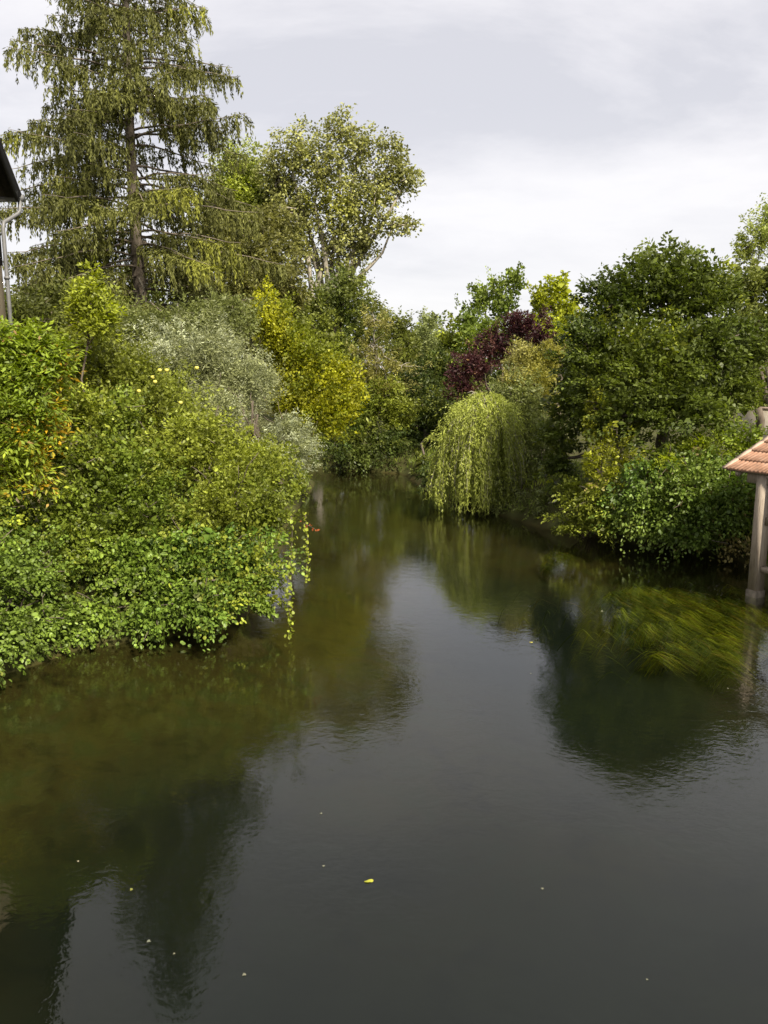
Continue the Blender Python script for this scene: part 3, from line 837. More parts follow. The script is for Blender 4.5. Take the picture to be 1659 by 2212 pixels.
# ------------------------------------------------------------------ weeping willow
def willow():
    r = np.random.default_rng(140)
    c = at(1035, 1000, 26.6)
    bx, by = c[0] + 0.7, c[1] + 1.2
    O = np.array([bx, by, float(ground_z(bx, by))])
    root = tag(empty('weeping_willow', O), 'small weeping willow trailing pale green strands into the water', 'tree')
    top = at(1040, 850, 26.8)
    S = 640
    ang = r.uniform(0, 2 * math.pi, S)
    rad = np.sqrt(r.random(S)) * 1.0
    gi = r.integers(0, 85, S)                      # strands gather in tresses
    ga, gr = r.uniform(0, 2 * math.pi, 85), np.sqrt(r.uniform(0.12, 1, 85))
    ang = np.where(r.random(S) < 0.82, ga[gi] + r.normal(0, 0.05, S), ang)
    rad = np.where(ang == ga[gi], rad, np.clip(gr[gi] + r.normal(0, 0.05, S), 0.05, 1.02))
    ex = np.cos(ang) * rad
    ey = np.sin(ang) * rad
    # dome: the strands start on an arching shell and fall to the water
    rx, ry = 1.45, 1.3
    sx = c[0] + ex * rx
    sy = c[1] + ey * ry
    dome = top[2] - 1.55 * rad ** 2.8 - 0.45 * np.maximum(-ex, 0) + r.normal(0, 0.13, S)
    endz = np.where(r.random(S) < 0.5, r.uniform(0.03, 0.6, S), r.uniform(0.3, 2.0, S))
    endz = np.maximum(endz, 0.04)
    P, A, Q, sid = [], [], [], []
    wood = Build()
    main = bezier(O - UP * 0.3, np.array([c[0] + 0.3, c[1] + 0.4, top[2] - 0.9]), (0.2, 0, 0), 7, r, 0.03)
    wood.tube(main, np.linspace(0.13, 0.07, 7), 7)
    for i in range(S):
        if i % 24 == 0:
            wood.tube(bezier(main[-1], np.array([sx[i], sy[i], dome[i]]), UP * 0.35, 6, r, 0.05), np.linspace(0.04, 0.008, 6), 4)
        ln = dome[i] - endz[i]
        if ln < 0.3:
            continue
        n = int(ln / 0.034)
        t = np.sort(r.random(n))
        sw = r.normal(0, 0.08, 2)
        px = sx[i] + ex[i] * 0.28 * np.sin(t * 1.6) + sw[0] * t + 0.03 * np.sin(t * 9 + i)
        py = sy[i] + ey[i] * 0.28 * np.sin(t * 1.6) + sw[1] * t
        pz = dome[i] - ln * t + 0.12 * np.sin(np.minimum(t * 8, 1.57)) - 0.12
        P.append(np.stack([px, py, pz], -1))
        a = r.normal(size=(n, 3)) * 0.45
        a[:, 2] -= 0.95
        A.append(a)
        Q.append(unit(r.normal(size=(n, 3)) + np.array([0.2, -0.5, 0.35])))
        sid.append(np.full(n, i))
        if i % 3 == 0:
            wood.tube(np.stack([px, py, pz], -1)[::max(1, n // 6)], 0.006, 3)
    for k in range(260):
        a_, q_ = r.uniform(0, 6.28), math.sqrt(r.random()) * 0.9
        p0 = np.array([c[0] + math.cos(a_) * q_ * rx, c[1] + math.sin(a_) * q_ * ry, top[2] - 1.55 * q_ ** 2.8 - 0.45 * max(-math.cos(a_) * q_, 0)])
        m = 22
        t = r.random(m)
        d_ = np.array([math.cos(a_) * q_ + r.normal() * 0.4, math.sin(a_) * q_ + r.normal() * 0.4, 0.35]) * 0.55
        P.append(p0 + d_ * t[:, None] - UP * (0.55 * t ** 2)[:, None] + r.normal(0, 0.03, (m, 3)))
        A.append(r.normal(size=(m, 3)) * 0.5 + d_ - UP * (1.2 * t)[:, None])
        Q.append(unit(r.normal(size=(m, 3)) * 0.6 + UP))
        sid.append(np.full(m, S + k))
    P, A, Q, sid = map(np.concatenate, (P, A, Q, sid))
    n = len(P)
    v, f, rep = leaf_mesh(P, A, Q, r.uniform(0.09, 0.16, n), r.uniform(0.02, 0.034, n), 'diamond')
    col = tints(P, sid, ((0.18, 0.205, 0.05), (0.32, 0.34, 0.09), (0.34, 0.35, 0.09), 0.12, 0.89), 141)
    wood.link('trunk', BARK_PALE, root, O)
    mesh_object('crown', v, f, LEAF, root, O, col)
    COUNT[0] += n


willow()

# ------------------------------------------------------------------ spruce
def spruce():
    r = np.random.default_rng(150)
    b = at(306, 700, 34.0)
    O = np.array([b[0], b[1], float(ground_z(b[0], b[1]))])
    root = tag(empty('spruce_tree', O), 'huge spruce with drooping curtains of needles towering on the left', 'tree')
    H = 27.5
    wood = Build()
    zz = np.linspace(O[2] - 0.4, H, 16)
    wob = np.stack([np.sin(zz * 0.35) * 0.06, np.cos(zz * 0.3) * 0.05, zz], -1)
    tr = wob + np.array([O[0], O[1], 0])
    wood.tube(tr, np.interp(zz, [0, 3, H], [0.42, 0.34, 0.02]), 9)
    P, A, Q, sid = [], [], [], []
    dead = []
    k = 0
    z = 5.0
    while z < H - 0.3:
        nb = r.integers(5, 7)
        a0 = r.uniform(0, 6.28)
        for j in range(nb):
            az = a0 + j * 2 * math.pi / nb + r.normal(0, 0.2)
            zb = z + r.uniform(-0.25, 0.25)
            Lb = min(0.362 * (H - zb) + 0.25, 5.8 + 0.4 * math.sin(zb)) * r.uniform(0.72, 1.12)
            low = np.clip((15 - zb) / 10, 0, 1)
            d = np.array([math.cos(az), math.sin(az), 0])
            s = np.linspace(0, 1, 9)
            rise = 0.16 - 0.12 * low + r.normal(0, 0.09)
            dz = Lb * (rise * s - (0.42 + 0.28 * low) * s ** 2 + (0.20 + 0.12 * low) * s ** 3)
            pts = np.array([O[0], O[1], zb]) + d * (Lb * s)[:, None] + UP * dz[:, None]
            pts[1:] += np.cumsum(r.normal(0, 0.04, (8, 3)), 0)
            wood.tube(pts, np.linspace(0.055 if zb < 18 else 0.04, 0.008, 9), 5)
            side = np.array([-d[1], d[0], 0])
            # branchlets: sideways twigs with hanging curtains
            ns = int((11.5 + 5 * low) * Lb)
            ss = 0.26 + 0.74 * r.random(ns) ** 0.8
            lat = r.uniform(-1, 1, ns) * (0.20 + 0.75 * np.sin(np.clip(ss, 0, 1) * math.pi * 0.86)) * min(1, Lb / 4)
            bp = np.stack([np.interp(ss, s, pts[:, q]) for q in range(3)], -1) + side * lat[:, None]
            bp[:, 2] -= np.abs(lat) * 0.25
            hl = r.uniform(0.25, 1.0, ns) * np.interp(Lb, [1, 5], [0.4, 1.05]) * (0.5 + 0.6 * np.sin(ss * math.pi * 0.9))
            for i in range(ns):
                # along the side twig
                m1 = int(abs(lat[i]) / 0.042) + 1
                t1 = r.random(m1)
                q1 = bp[i] - side * (lat[i] * t1)[:, None] + r.normal(0, 0.03, (m1, 3))
                a1 = np.sign(lat[i]) * side + d * 0.5 - UP * 0.5 + r.normal(0, 0.35, (m1, 3))
                m2 = int(hl[i] / 0.036) + 2
                t2 = r.random(m2)
                q2 = bp[i] - UP * (hl[i] * t2)[:, None] + np.array([1, 1, 0]) * r.normal(0, 0.022, (m2, 3)) + d * (0.1 * t2)[:, None]
                a2 = -UP * 1.2 + r.normal(0, 0.36, (m2, 3))
                P += [q1, q2]
                A += [a1, a2]
                Q += [unit(UP + r.normal(0, 0.4, (m1, 3))), unit(r.normal(0, 1, (m2, 3)) + np.array([0.2, -0.8, 0.3]))]
                sid.append(np.full(m1 + m2, k))
                k += 1
        z += r.uniform(0.42, 0.62)
    P, A, Q, sid = map(np.concatenate, (P, A, Q, sid))
    # thin the side away from the river
    far = (P[:, 1] - O[1]) > 1.5
    keep = ~(far & (r.random(len(P)) < 0.35))
    P, A, Q, sid = P[keep], A[keep], Q[keep], sid[keep]
    n = len(P)
    v, f, rep = leaf_mesh(P, A, Q, r.uniform(0.11, 0.21, n), r.uniform(0.036, 0.062, n), 'diamond')
    col = tints(P, sid, ((0.048, 0.055, 0.018), (0.105, 0.112, 0.034), (0.18, 0.17, 0.035), 0.07, 0.95), 151)
    wood.link('trunk', BARK_SPRUCE, root, O)
    mesh_object('crown', v, f, NEEDLE, root, O, col)
    COUNT[0] += n
    # bare dead limbs low on the trunk
    for (p0, p1) in (((305, 640, 33.6), (345, 560, 32.0)), ((330, 690, 30.5), (470, 664, 30.0)), ((150, 620, 31.5), (60, 655, 30.5)), ((385, 735, 30.0), (384, 655, 30.5)),
                     ((250, 640, 33), (225, 700, 31)), ((300, 600, 33.4), (330, 700, 31.5))):
        bb = Build()
        a_, c_ = at(*p0), at(*p1)
        bb.tube(bezier(a_, c_, UP * -0.15, 7, r, 0.06), np.linspace(0.045, 0.012, 7), 5)
        mid = (a_ * 0.5 + c_ * 0.5)
        bb.tube(bezier(mid, mid + (c_ - a_) * 0.3 - UP * 0.5, UP * 0.1, 4, r, 0.06), np.linspace(0.02, 0.006, 4), 4)
        bb.link('dead_branch', BARK_PALE, root, O)


spruce()

# ------------------------------------------------------------------ apples
r = np.random.default_rng(160)
am = rough_material('apple_skin', (0.45, 0.42, 0.06), (0.55, 0.50, 0.12), 12, rough=0.4, bump=0.02)
a_org = np.array(apple.location)
base_apple = None
for (px, py) in ((180, 1010), (255, 1000), (115, 790), (330, 815), (425, 795), (345, 800), (360, 960), (262, 1055), (485, 1090), (120, 800), (180, 805), (390, 870), (300, 845), (335, 825), (70, 745), (160, 770)):
    c = at(px, py, 15.9 + r.uniform(-0.2, 0.2)) if py < 900 else at(px, py - 160, 15.9)
    if base_apple is None:
        th = np.linspace(0, math.pi, 9)
        prof = np.stack([0.045 * np.sin(th) * (1 + 0.12 * np.cos(th)), 0.042 * np.cos(th) - 0.012 * (np.exp(-(th / 0.35) ** 2))], -1)
        aa = np.arange(10) * 2 * math.pi / 10
        vs = np.stack([prof[:, None, 0] * np.cos(aa), prof[:, None, 0] * np.sin(aa), np.repeat(prof[:, 1:2], 10, 1)], -1).reshape(-1, 3)
        fs = np.array([(i * 10 + j, i * 10 + (j + 1) % 10, (i + 1) * 10 + (j + 1) % 10, (i + 1) * 10 + j) for i in range(8) for j in range(10)])
        base_apple = mesh_object('apple', vs, fs, am, apple, smooth=True)
        o = base_apple
    else:
        o = base_apple.copy()
        COL.objects.link(o)
        o.parent = apple
    o.location = tuple(c - a_org)

# ------------------------------------------------------------------ hanging vines
def vine(px, y0, y1, dist, label, pal, seed, run=0, leafsize=0.075):
    r = np.random.default_rng(seed)
    a, b = at(px, y0, dist), at(px + run, y1, dist)
    b[2] = max(b[2], 0.05)
    n = int(np.linalg.norm(b - a) / 0.022)
    root = tag(empty('hanging_vine', a), label, 'vine', 'vine shoots trailing from the left bank shrubs')
    pts = bezier(a, b, (0.02, 0, 0), 9, r, 0.03)
    tb = Build()
    tb.tube(pts, np.linspace(0.007, 0.003, 9), 4)
    tb.link('stem', BARK, root, a)
    t = np.linspace(0, 1, n)
    P = np.stack([np.interp(t, np.linspace(0, 1, 9), pts[:, q]) for q in range(3)], -1) + r.normal(0, 0.03, (n, 3))
    A = r.normal(size=(n, 3)) * 0.8 - UP * 0.5
    v, f, rep = leaf_mesh(P, A, unit(r.normal(size=(n, 3)) * 0.6 + np.array([0.2, -0.7, 0.5])), leafsize * r.uniform(0.6, 1.2, n), leafsize * 0.85 * r.uniform(0.6, 1.2, n), 'round')
    mesh_object('leaves', v, f, LEAF, root, a, np.repeat(tints(P, np.arange(n), pal, seed), rep, 0))


P_VINE = ((0.11, 0.17, 0.025), (0.20, 0.25, 0.04), (0.25, 0.25, 0.04), 0.1)
vine(628, 1110, 1390, 13.0, 'longest green vine strand, its tip reaching the water beside the hazel', P_VINE, 171, -4)
vine(660, 1110, 1255, 14.0, 'shorter green vine strand hanging clear over the water', P_VINE, 172, 3)
vine(600, 1240, 1330, 13.3, 'short green vine strand half hidden at the hazel edge', P_VINE, 173, 34)
vine(655, 1130, 1146, 14.4, 'red leaved vine tip poking out over the river', ((0.20, 0.045, 0.02), (0.28, 0.10, 0.04), (0.24, 0.08, 0.04), 0.1, 9), 174, 30, 0.055)

# ------------------------------------------------------------------ far wood (fills the gaps behind everything)
r = np.random.default_rng(180)
lobes = []
for x in np.arange(-60, 62, 4.5):
    h = 5.5 + 1.6 * math.sin(x * 0.4) + r.uniform(-0.7, 0.7)
    if x > 14:
        h += 1.5
    if x < -3:
        h += 5.0
    lobes.append((np.array([x + r.uniform(-1, 1), 76 + r.uniform(-3, 3), 1.2 + h * 0.45]), np.array([3.6, 3.0, h * 0.62])))
v, f, c, _, _ = foliage(lobes, P_MID, 181, leaf=(0.42, 0.28), nl=10, spray=1.4, bump=0.35, cover=2.6, low=0.9, up=0.6)
COUNT[0] += len(c)
tag(mesh_object('far_wood', v, f, LEAF, None, (0, 0, 0), c), kind='stuff')

# ground cover on the banks
r = np.random.default_rng(190)
n = 60000
gxp = r.uniform(-13, 14, n)
gyp = r.uniform(11, 42, n)
d = river_distance(gxp, gyp)
ok = (d > 0.08) & (d < 4)
gxp, gyp = gxp[ok], gyp[ok]
n = len(gxp)
P = np.stack([gxp, gyp, ground_z(gxp, gyp) - 0.02], -1)
A = unit(r.normal(size=(n, 3)) * 0.45 + UP)
v, f, rep = leaf_mesh(P, A, unit(r.normal(size=(n, 3))), r.uniform(0.12, 0.4, n), r.uniform(0.02, 0.05, n), 'diamond')
tag(mesh_object('grass', v, f, LEAF, None, (0, 0, 0), tints(P, np.arange(n), P_MAPLE, 191)), kind='stuff')

# ------------------------------------------------------------------ water weed under the surface
def weeds():
    r = np.random.default_rng(200)
    V, Fc, Cc, base = [], [], [], 0
    pats = []
    for (px, py, sx, sy, n) in ((1450, 1285, 95, 20, 26), (1560, 1330, 100, 30, 40), (1640, 1365, 60, 30, 22), (1590, 1285, 70, 16, 14), (1370, 1270, 40, 8, 9),
                                (1230, 1200, 60, 6, 4), (1520, 1385, 80, 24, 10)):
        for _ in range(n):
            q = (px + r.normal() * sx * 0.7, py + r.normal() * sy * 0.7)
            tone, dip, dr = r.random(), r.uniform(0.08, 0.34), r.normal() * 4
            for _ in range(r.integers(30, 60)):
                pats.append((q[0] + r.normal() * 9, q[1] + r.normal() * 4, tone, dip, dr))
    for _ in range(420):                                   # single stray ribbons round the beds
        pats.append((1500 + r.normal() * 130, 1300 + r.normal() * 42, r.random() * 0.4, r.uniform(0.12, 0.4), r.normal() * 6))
    for (px, py, tone, dip, dr) in pats:
        s = on_level(px, py, -0.1)
        Ls = r.uniform(0.6, 1.7)
        k = 9
        t = np.linspace(0, 1, k)
        # the current drags them downstream, past the camera
        ang = math.radians(-80 + dr + r.normal() * 3.0)
        d = np.array([math.cos(ang), math.sin(ang), 0])
        sd = np.array([-d[1], d[0], 0])
        ph = r.uniform(0, 6.28)
        pts = s - d * Ls * 0.5 + d * (Ls * t)[:, None] + sd * (0.05 * np.sin(t * 3.5 + dr))[:, None]
        pts[:, 2] = -0.55 * (1 - np.minimum(t * 2.4, 1)) ** 1.5 - dip - r.uniform(0.0, 0.14) - 0.02 * np.sin(t * 7 + ph)
        w = r.uniform(0.004, 0.009) * np.sin(np.clip(t * 1.1 + 0.12, 0, 1) * math.pi * 0.93)
        tilt = sd * math.cos(r.normal() * 0.4) + UP * math.sin(r.normal() * 0.4)
        V.append(np.stack([pts - tilt * w[:, None], pts + tilt * w[:, None]], 1).reshape(-1, 3))
        i = np.arange(k - 1) * 2 + base
        Fc.append(np.stack([i, i + 1, i + 3, i + 2], -1))
        q = np.clip(tone + r.normal() * 0.2, 0, 1) ** 1.6
        c = np.array([0.05, 0.065, 0.006]) * (1 - q) + np.array([0.27, 0.28, 0.014]) * q
        if r.random() < 0.18:
            c = np.array([0.16, 0.11, 0.015])
        Cc.append(np.repeat([c * r.uniform(0.9, 1.5)], k - 1, 0))
        base += 2 * k
    tag(mesh_object('water_weed', np.concatenate(V), np.concatenate(Fc), LEAF, None, (0, 0, 0), np.concatenate(Cc)), kind='stuff')


weeds()

# floating leaves
fl = [(797, 1903, 0.075, (0.42, 0.42, 0.05), 'yellow green leaf floating alone on the dark open water', 'x'),
      (284, 1921, 0.05, (0.25, 0.25, 0.06), 'dull olive leaf afloat in the spruce reflection', 'y'),
      (168, 1860, 0.03, (0.3, 0.27, 0.17), 'tiny pale leaf afloat above the brown shallows at left', 'y'),
      (376, 2060, 0.026, (0.3, 0.27, 0.18), 'tiny pale speck of a leaf afloat nearest the camera', 'y'),
      (1147, 1387, 0.08, (0.5, 0.45, 0.08), 'small yellow leaf afloat in the willow reflection', 'y'),
      (1300, 1320, 0.06, (0.5, 0.48, 0.3), 'pale leaf afloat before the weed bed', 'y')]
for i, (px, py, s, c, lab, g) in enumerate(fl):
    s *= 0.6 if i < 1 else 0.45
    p = on_level(px, py, 0.006)
    a = i * 1.3 + 0.4
    ts = np.linspace(0, 2 * math.pi, 12, endpoint=False)
    rad = s * (0.5 + 0.5 * np.abs(np.cos(ts)) ** 1.5) * (1 + 0.12 * np.sin(ts * 5))
    vs = np.stack([rad * np.cos(ts + a), 0.7 * rad * np.sin(ts + a), 0.004 * np.sin(ts * 2)], -1)
    vs = np.concatenate([vs, [[0, 0, 0.004]]]) + p
    fs = np.array([(j, (j + 1) % 12, 12) for j in range(12)])
    tag(mesh_object('floating_leaf', vs, fs, LEAF, None, p, np.repeat([c], 12, 0)), lab, 'leaf', 'leaves floating on the river')

r = np.random.default_rng(210)
first = None
for k in range(8):
    p = on_level(r.uniform(60, 1600), r.uniform(1420, 2150), 0.005)
    if river_distance(np.array([p[0]]), np.array([p[1]]))[0] > -0.3:
        continue
    if first is None:
        ts = np.linspace(0, 2 * math.pi, 9, endpoint=False)
        rad = 0.013 * (1 + 0.35 * np.sin(ts * 3) + 0.2 * np.cos(ts * 4))
        vs = np.concatenate([np.stack([rad * np.cos(ts), rad * np.sin(ts), 0 * ts], -1), [[0, 0, 0.006]]])
        first = mesh_object('seed_fluff', vs + p, np.array([(j, (j + 1) % 9, 9) for j in range(9)]), LEAF, None, p, np.repeat([(0.20, 0.20, 0.14)], 9, 0))
        tag(first, 'tiny pale speck of seed fluff drifting on the dark open water', 'seed fluff', 'seed fluff drifting on the river')
    else:
        o = first.copy()
        COL.objects.link(o)
        o.location = tuple(p)
        o.rotation_euler = (0, 0, r.uniform(0, 6))
        o.scale = (r.uniform(0.6, 1.2),) * 3
a_, b_ = at(1200, 1085, 23.4), on_level(1130, 1122, -0.05)
db = Build()
db.tube(bezier(a_, b_, UP * 0.12, 7, r, 0.05), np.linspace(0.035, 0.012, 7), 6)
for t_ in (0.35, 0.6, 0.75):
    q = a_ * (1 - t_) + b_ * t_
    db.tube(bezier(q, q + np.array([r.uniform(-0.4, 0.1), -0.25, r.uniform(-0.35, 0.3)]), UP * 0.05, 4, r, 0.08), np.linspace(0.014, 0.005, 4), 4)
dbo = db.link('dead_branch', BARK_PALE, None, a_)
tag(dbo, 'bare dead branch dipping into the water right of the weeping willow', 'branch')

# ------------------------------------------------------------------ wash-house on the right
WOOD = rough_material('weathered_oak', (0.17, 0.135, 0.10), (0.36, 0.30, 0.235), 5, stretch=(5, 5, 0.5), c3=(0.25, 0.205, 0.155), bump=0.5)
TILE = rough_material('clay_tile', (0.18, 0.115, 0.08), (0.32, 0.175, 0.11), 5, c3=(0.38, 0.255, 0.185), bump=0.3)
MORTAR = rough_material('mortar', (0.30, 0.22, 0.16), (0.42, 0.32, 0.25), 14)
STONE = rough_material('wet_stone', (0.07, 0.06, 0.045), (0.20, 0.17, 0.13), 6, bump=0.6)
foot = on_level(1632, 1276, 0.12)
E = unit(np.array([0.46, -0.89, 0.0]))      # along the eave, towards the bridge
U = np.array([-E[1], E[0], 0.0])            # up the roof, away from the river
shed = tag(empty('wash_house', (foot[0], foot[1], 0.0)), 'open timber wash house with red tiled roof at the right water edge', 'shelter')
SO = np.array([foot[0], foot[1], 0.0])
EAVE = at(1590, 1012, 16.6)[2]
SL = math.radians(24)
SLOPE = U * math.cos(SL) + UP * math.sin(SL)
NRM = np.cross(E, SLOPE)
NRM = NRM if NRM[2] > 0 else -NRM
C0 = np.array([foot[0], foot[1], 0]) - E * 0.86 - U * 0.20
C0[2] = EAVE
hw = 0.112
for k in range(2):
    pc = SO + E * (3.0 * k)
    pb = Build()
    topz = EAVE + 0.02
    pb.box(pc + UP * ((topz + 0.14) / 2), E, U, UP, hw, hw, (topz - 0.14) / 2)
    pb.link('post', WOOD, shed, SO)
    sb = Build()
    sb.box(pc + UP * -0.30, E, U, UP, hw + 0.02, hw + 0.02, 0.445)
    sb.link('plinth', STONE, shed, SO)
    for sgn in ((1,) if k == 0 else (-1,)):
        br = Build()
        br.beam(pc + UP * (EAVE - 1.02) + E * sgn * hw * 0.9, pc + UP * (EAVE - 0.22) + E * sgn * 0.95, 0.11, 0.13)
        br.link('brace', WOOD, shed, SO)
pl = Build()
pl.beam(SO - E * 0.35 + UP * (EAVE - 0.11), SO + E * 3.5 + UP * (EAVE - 0.11), 0.20, 0.22)
pl.link('wall_plate', WOOD, shed, SO)
rl = Build()
rl.beam(SO + E * 0.128 + UP * 0.62, SO + E * 2.87 + UP * 0.62, 0.16, 0.10)
rl.link('rail', WOOD, shed, SO)
fl_ = Build()
fl_.box(SO + E * 2.2 + U * 2.0 + UP * 0.20, E, U, UP, 1.7, 1.3, 0.22)
fl_.link('stone_floor', STONE, shed, SO)
bk = Build()
bk.box(SO + E * 1.4 + U * 3.05 + UP * 1.9, E, U, UP, 2.0, 0.10, 1.5)
bk.link('back_wall', rough_material('lime_wall', (0.34, 0.28, 0.2), (0.48, 0.42, 0.33), 4), shed, SO)
rf = Build()
for j in range(6):                       # rafters
    p0 = C0 + E * (0.28 + j * 0.75) - NRM * 0.10 + SLOPE * 0.03
    rf.beam(p0, p0 + SLOPE * 3.3, 0.07, 0.10, NRM)
rf.link('rafters', WOOD, shed, SO)
bd = Build()
bd.box(C0 + E * 2.2 + SLOPE * 1.75 - NRM * 0.035, E, SLOPE, NRM, 2.18, 1.70, 0.012)
bd.link('boarding', WOOD, shed, SO)
# tile courses: ribbed strips, each lapping over the one below
vs, fs, b0 = [], [], 0
crs, ln, gap = 9, 0.50, 0.42
nseg = 4 * 46
for c_ in range(crs):
    e = np.linspace(0.05, 4.4, nseg + 1)
    ph = (np.arange(nseg + 1) % 4)
    hgt = np.where(ph == 0, 0.0, np.where(ph == 2, 0.022, 0.018)) + np.random.default_rng(c_).normal(0, 0.0015, nseg + 1)
    for (s, z) in ((0.0, 0.012), (0.0, 0.040), (ln, 0.004)):
        jit = np.random.default_rng(c_ + 50).normal(0, 0.004, nseg + 1).repeat(1) if s == 0 else 0
        line = C0 + E * e[:, None] + SLOPE * (c_ * gap + s + jit * np.ones(nseg + 1))[:, None] + NRM * (z + (hgt if z > 0.005 else hgt * 0.8) * (1 if z != 0.012 else 0))[:, None]
        vs.append(line)
    m = nseg + 1
    i = np.arange(nseg)
    fs.append(np.stack([b0 + i, b0 + i + 1, b0 + m + i + 1, b0 + m + i], -1))
    fs.append(np.stack([b0 + m + i, b0 + m + i + 1, b0 + 2 * m + i + 1, b0 + 2 * m + i], -1))
    b0 += 3 * m
mesh_object('roof', np.concatenate(vs), np.concatenate(fs), TILE, shed, SO)
vg = Build()
for c_ in range(crs):
    q = C0 + SLOPE * (c_ * gap + 0.22) + NRM * 0.03
    vg.box(q + E * 0.02, E, SLOPE, NRM, 0.055, 0.215, 0.022 + 0.003 * (c_ % 2))
vg.link('verge', MORTAR, shed, SO)

# ------------------------------------------------------------------ house at the left edge
PLASTER = rough_material('cream_render', (0.56, 0.44, 0.28), (0.64, 0.51, 0.33), 2.5, bump=0.1)
DARKWOOD = rough_material('dark_boards', (0.012, 0.011, 0.010), (0.035, 0.03, 0.026), 8, stretch=(1, 1, 6))
SLATE = rough_material('roof_slate', (0.04, 0.035, 0.032), (0.09, 0.075, 0.065), 9)
ZINC = rough_material('zinc', (0.10, 0.10, 0.10), (0.16, 0.16, 0.16), 5, rough=0.5, bump=0.05, spec=0.5)
cor = at(11, 660, 17.0)
X1, Y1 = cor[0], 17.0
Y0 = 9.6
tip = at(44, 424, 17.5)
EZ = tip[2]
PITCHR = math.radians(49)
RX, RY = tip[0], tip[1]
house = tag(empty('house', (X1, Y1, float(ground_z(X1, Y1)))), 'cream rendered house with dark roof overhang at the left edge', 'house')
HO = np.array(house.location)
gz = HO[2] - 0.4
ym = (Y0 + Y1) / 2
wz = EZ + 0.25
rz = wz + (Y1 - ym) * math.tan(PITCHR)
poly = [(Y0, gz), (Y1, gz), (Y1, wz), (ym, rz), (Y0, wz)]
hb = Build()
n = len(poly)
hv = [(X1, y, z) for y, z in poly] + [(X1 - 9, y, z) for y, z in poly]
hb.add(hv, [tuple(range(n)), tuple(range(n, 2 * n))[::-1]] + [(i, i + n, (i + 1) % n + n, (i + 1) % n) for i in range(n)])
hb.link('wall', PLASTER, house, HO)
cl = Build()                                               # added dark panel, out of view, to dim the wall's reflection in the river
zc0 = EZ - 1.5
gp = [(Y0 + 0.02, zc0), (Y1 - 0.02, zc0), (Y1 - 0.02, wz - 0.04), (ym, rz - 0.06), (Y0 + 0.02, wz - 0.04)]
cv = [(X1 + 0.035, y, z) for y, z in gp] + [(X1 + 0.003, y, z) for y, z in gp]
cl.add(cv, [tuple(range(5)), tuple(range(5, 10))[::-1]] + [(i, i + 5, (i + 1) % 5 + 5, (i + 1) % 5) for i in range(5)])
cl.link('reflection_darkener', DARKWOOD, house, HO)
for sgn in (1, -1):
    dn = np.array([0, sgn * math.cos(PITCHR), -math.sin(PITCHR)])
    nn = np.array([0, sgn * math.sin(PITCHR), math.cos(PITCHR)])
    ridge = np.array([0, ym, EZ + (RY - ym) * math.tan(PITCHR)])
    Lr = (RY - ym) / math.cos(PITCHR)
    rb = Build()
    cx = (RX + X1 - 9.3) / 2
    hx = (RX - (X1 - 9.3)) / 2
    rb.box(ridge + np.array([cx, 0, 0]) + dn * Lr / 2 + nn * 0.06, (1, 0, 0), dn, nn, hx, Lr / 2 + 0.02, 0.035)
    rb.link('roof', SLATE, house, HO)
    vb = Build()
    vb.box(ridge + np.array([RX - 0.02, 0, 0]) + dn * Lr / 2 - nn * 0.085, (1, 0, 0), dn, nn, 0.02, Lr / 2, 0.11)
    vb.box(ridge + np.array([(RX + X1) / 2 - 0.02, 0, 0]) + dn * Lr / 2 - nn * 0.06, (1, 0, 0), dn, nn, (RX - X1) / 2 - 0.025, Lr / 2 - 0.03, 0.02)
    vb.link('bargeboard', DARKWOOD, house, HO)
pp = Build()
pp.tube([(X1 + 0.08, Y1 + 0.02, gz), (X1 + 0.08, Y1 + 0.02, EZ - 0.75), (X1 + 0.09, Y1 + 0.05, EZ - 0.62), (RX - 0.10, RY + 0.02, EZ - 0.36), (RX - 0.06, RY + 0.06, EZ - 0.28), (RX - 0.05, RY + 0.08, EZ - 0.05)], 0.042, 10)
for z in (2.6, 4.6, 6.6):
    pp.tube([(X1 + 0.08, Y1 + 0.02, z), (X1 + 0.08, Y1 + 0.02, z + 0.05)], 0.062, 10)
pp.link('downpipe', ZINC, house, HO, smooth=False)
gt = Build()
gt.tube([(RX + 0.02, RY + 0.10, EZ - 0.02), (X1 - 9.2, RY + 0.10, EZ - 0.02)], 0.075, 10)
gt.link('gutter', ZINC, house, HO)

# ------------------------------------------------------------------ pale garden wall glimpsed behind the shed roof
w0, w1 = at(1600, 880, 27.5), at(1760, 880, 25.0)
gw0 = Build()
for (a_, b_) in ((w0, w1),):
    a2, b2 = np.array([a_[0], a_[1], 0]), np.array([b_[0], b_[1], 0])
    gw0.beam(a2 + UP * 2.1, b2 + UP * 2.1, 0.25, 2.6)
wroot = tag(empty('garden_wall', (w0[0], w0[1], 1.2)), 'pale plastered garden wall glimpsed behind the tiled shelter roof', 'wall')
WO = np.array([w0[0], w0[1], 1.2])
gw0.link('masonry', rough_material('pale_wall', (0.42, 0.36, 0.28), (0.56, 0.50, 0.41), 3), wroot, WO)
cp = Build()
cp.beam(np.array([w0[0], w0[1], 3.46]), np.array([w1[0], w1[1], 3.46]), 0.36, 0.11)
cp.link('coping', MORTAR, wroot, WO)

# ------------------------------------------------------------------ light and sky
SUN_AZ, SUN_EL = math.radians(150), math.radians(45)
sun_dir = np.array([math.sin(SUN_AZ) * math.cos(SUN_EL), math.cos(SUN_AZ) * math.cos(SUN_EL), math.sin(SUN_EL)])
sd = bpy.data.lights.new('sun', 'SUN')
sd.energy = 4.4
sd.angle = math.radians(7)
sd.color = (1.0, 0.91, 0.76)
so = bpy.data.objects.new('sun', sd)
link(so)
from mathutils import Vector
so.rotation_euler = Vector(sun_dir).to_track_quat('Z', 'Y').to_euler()
so.location = (20, -20, 40)

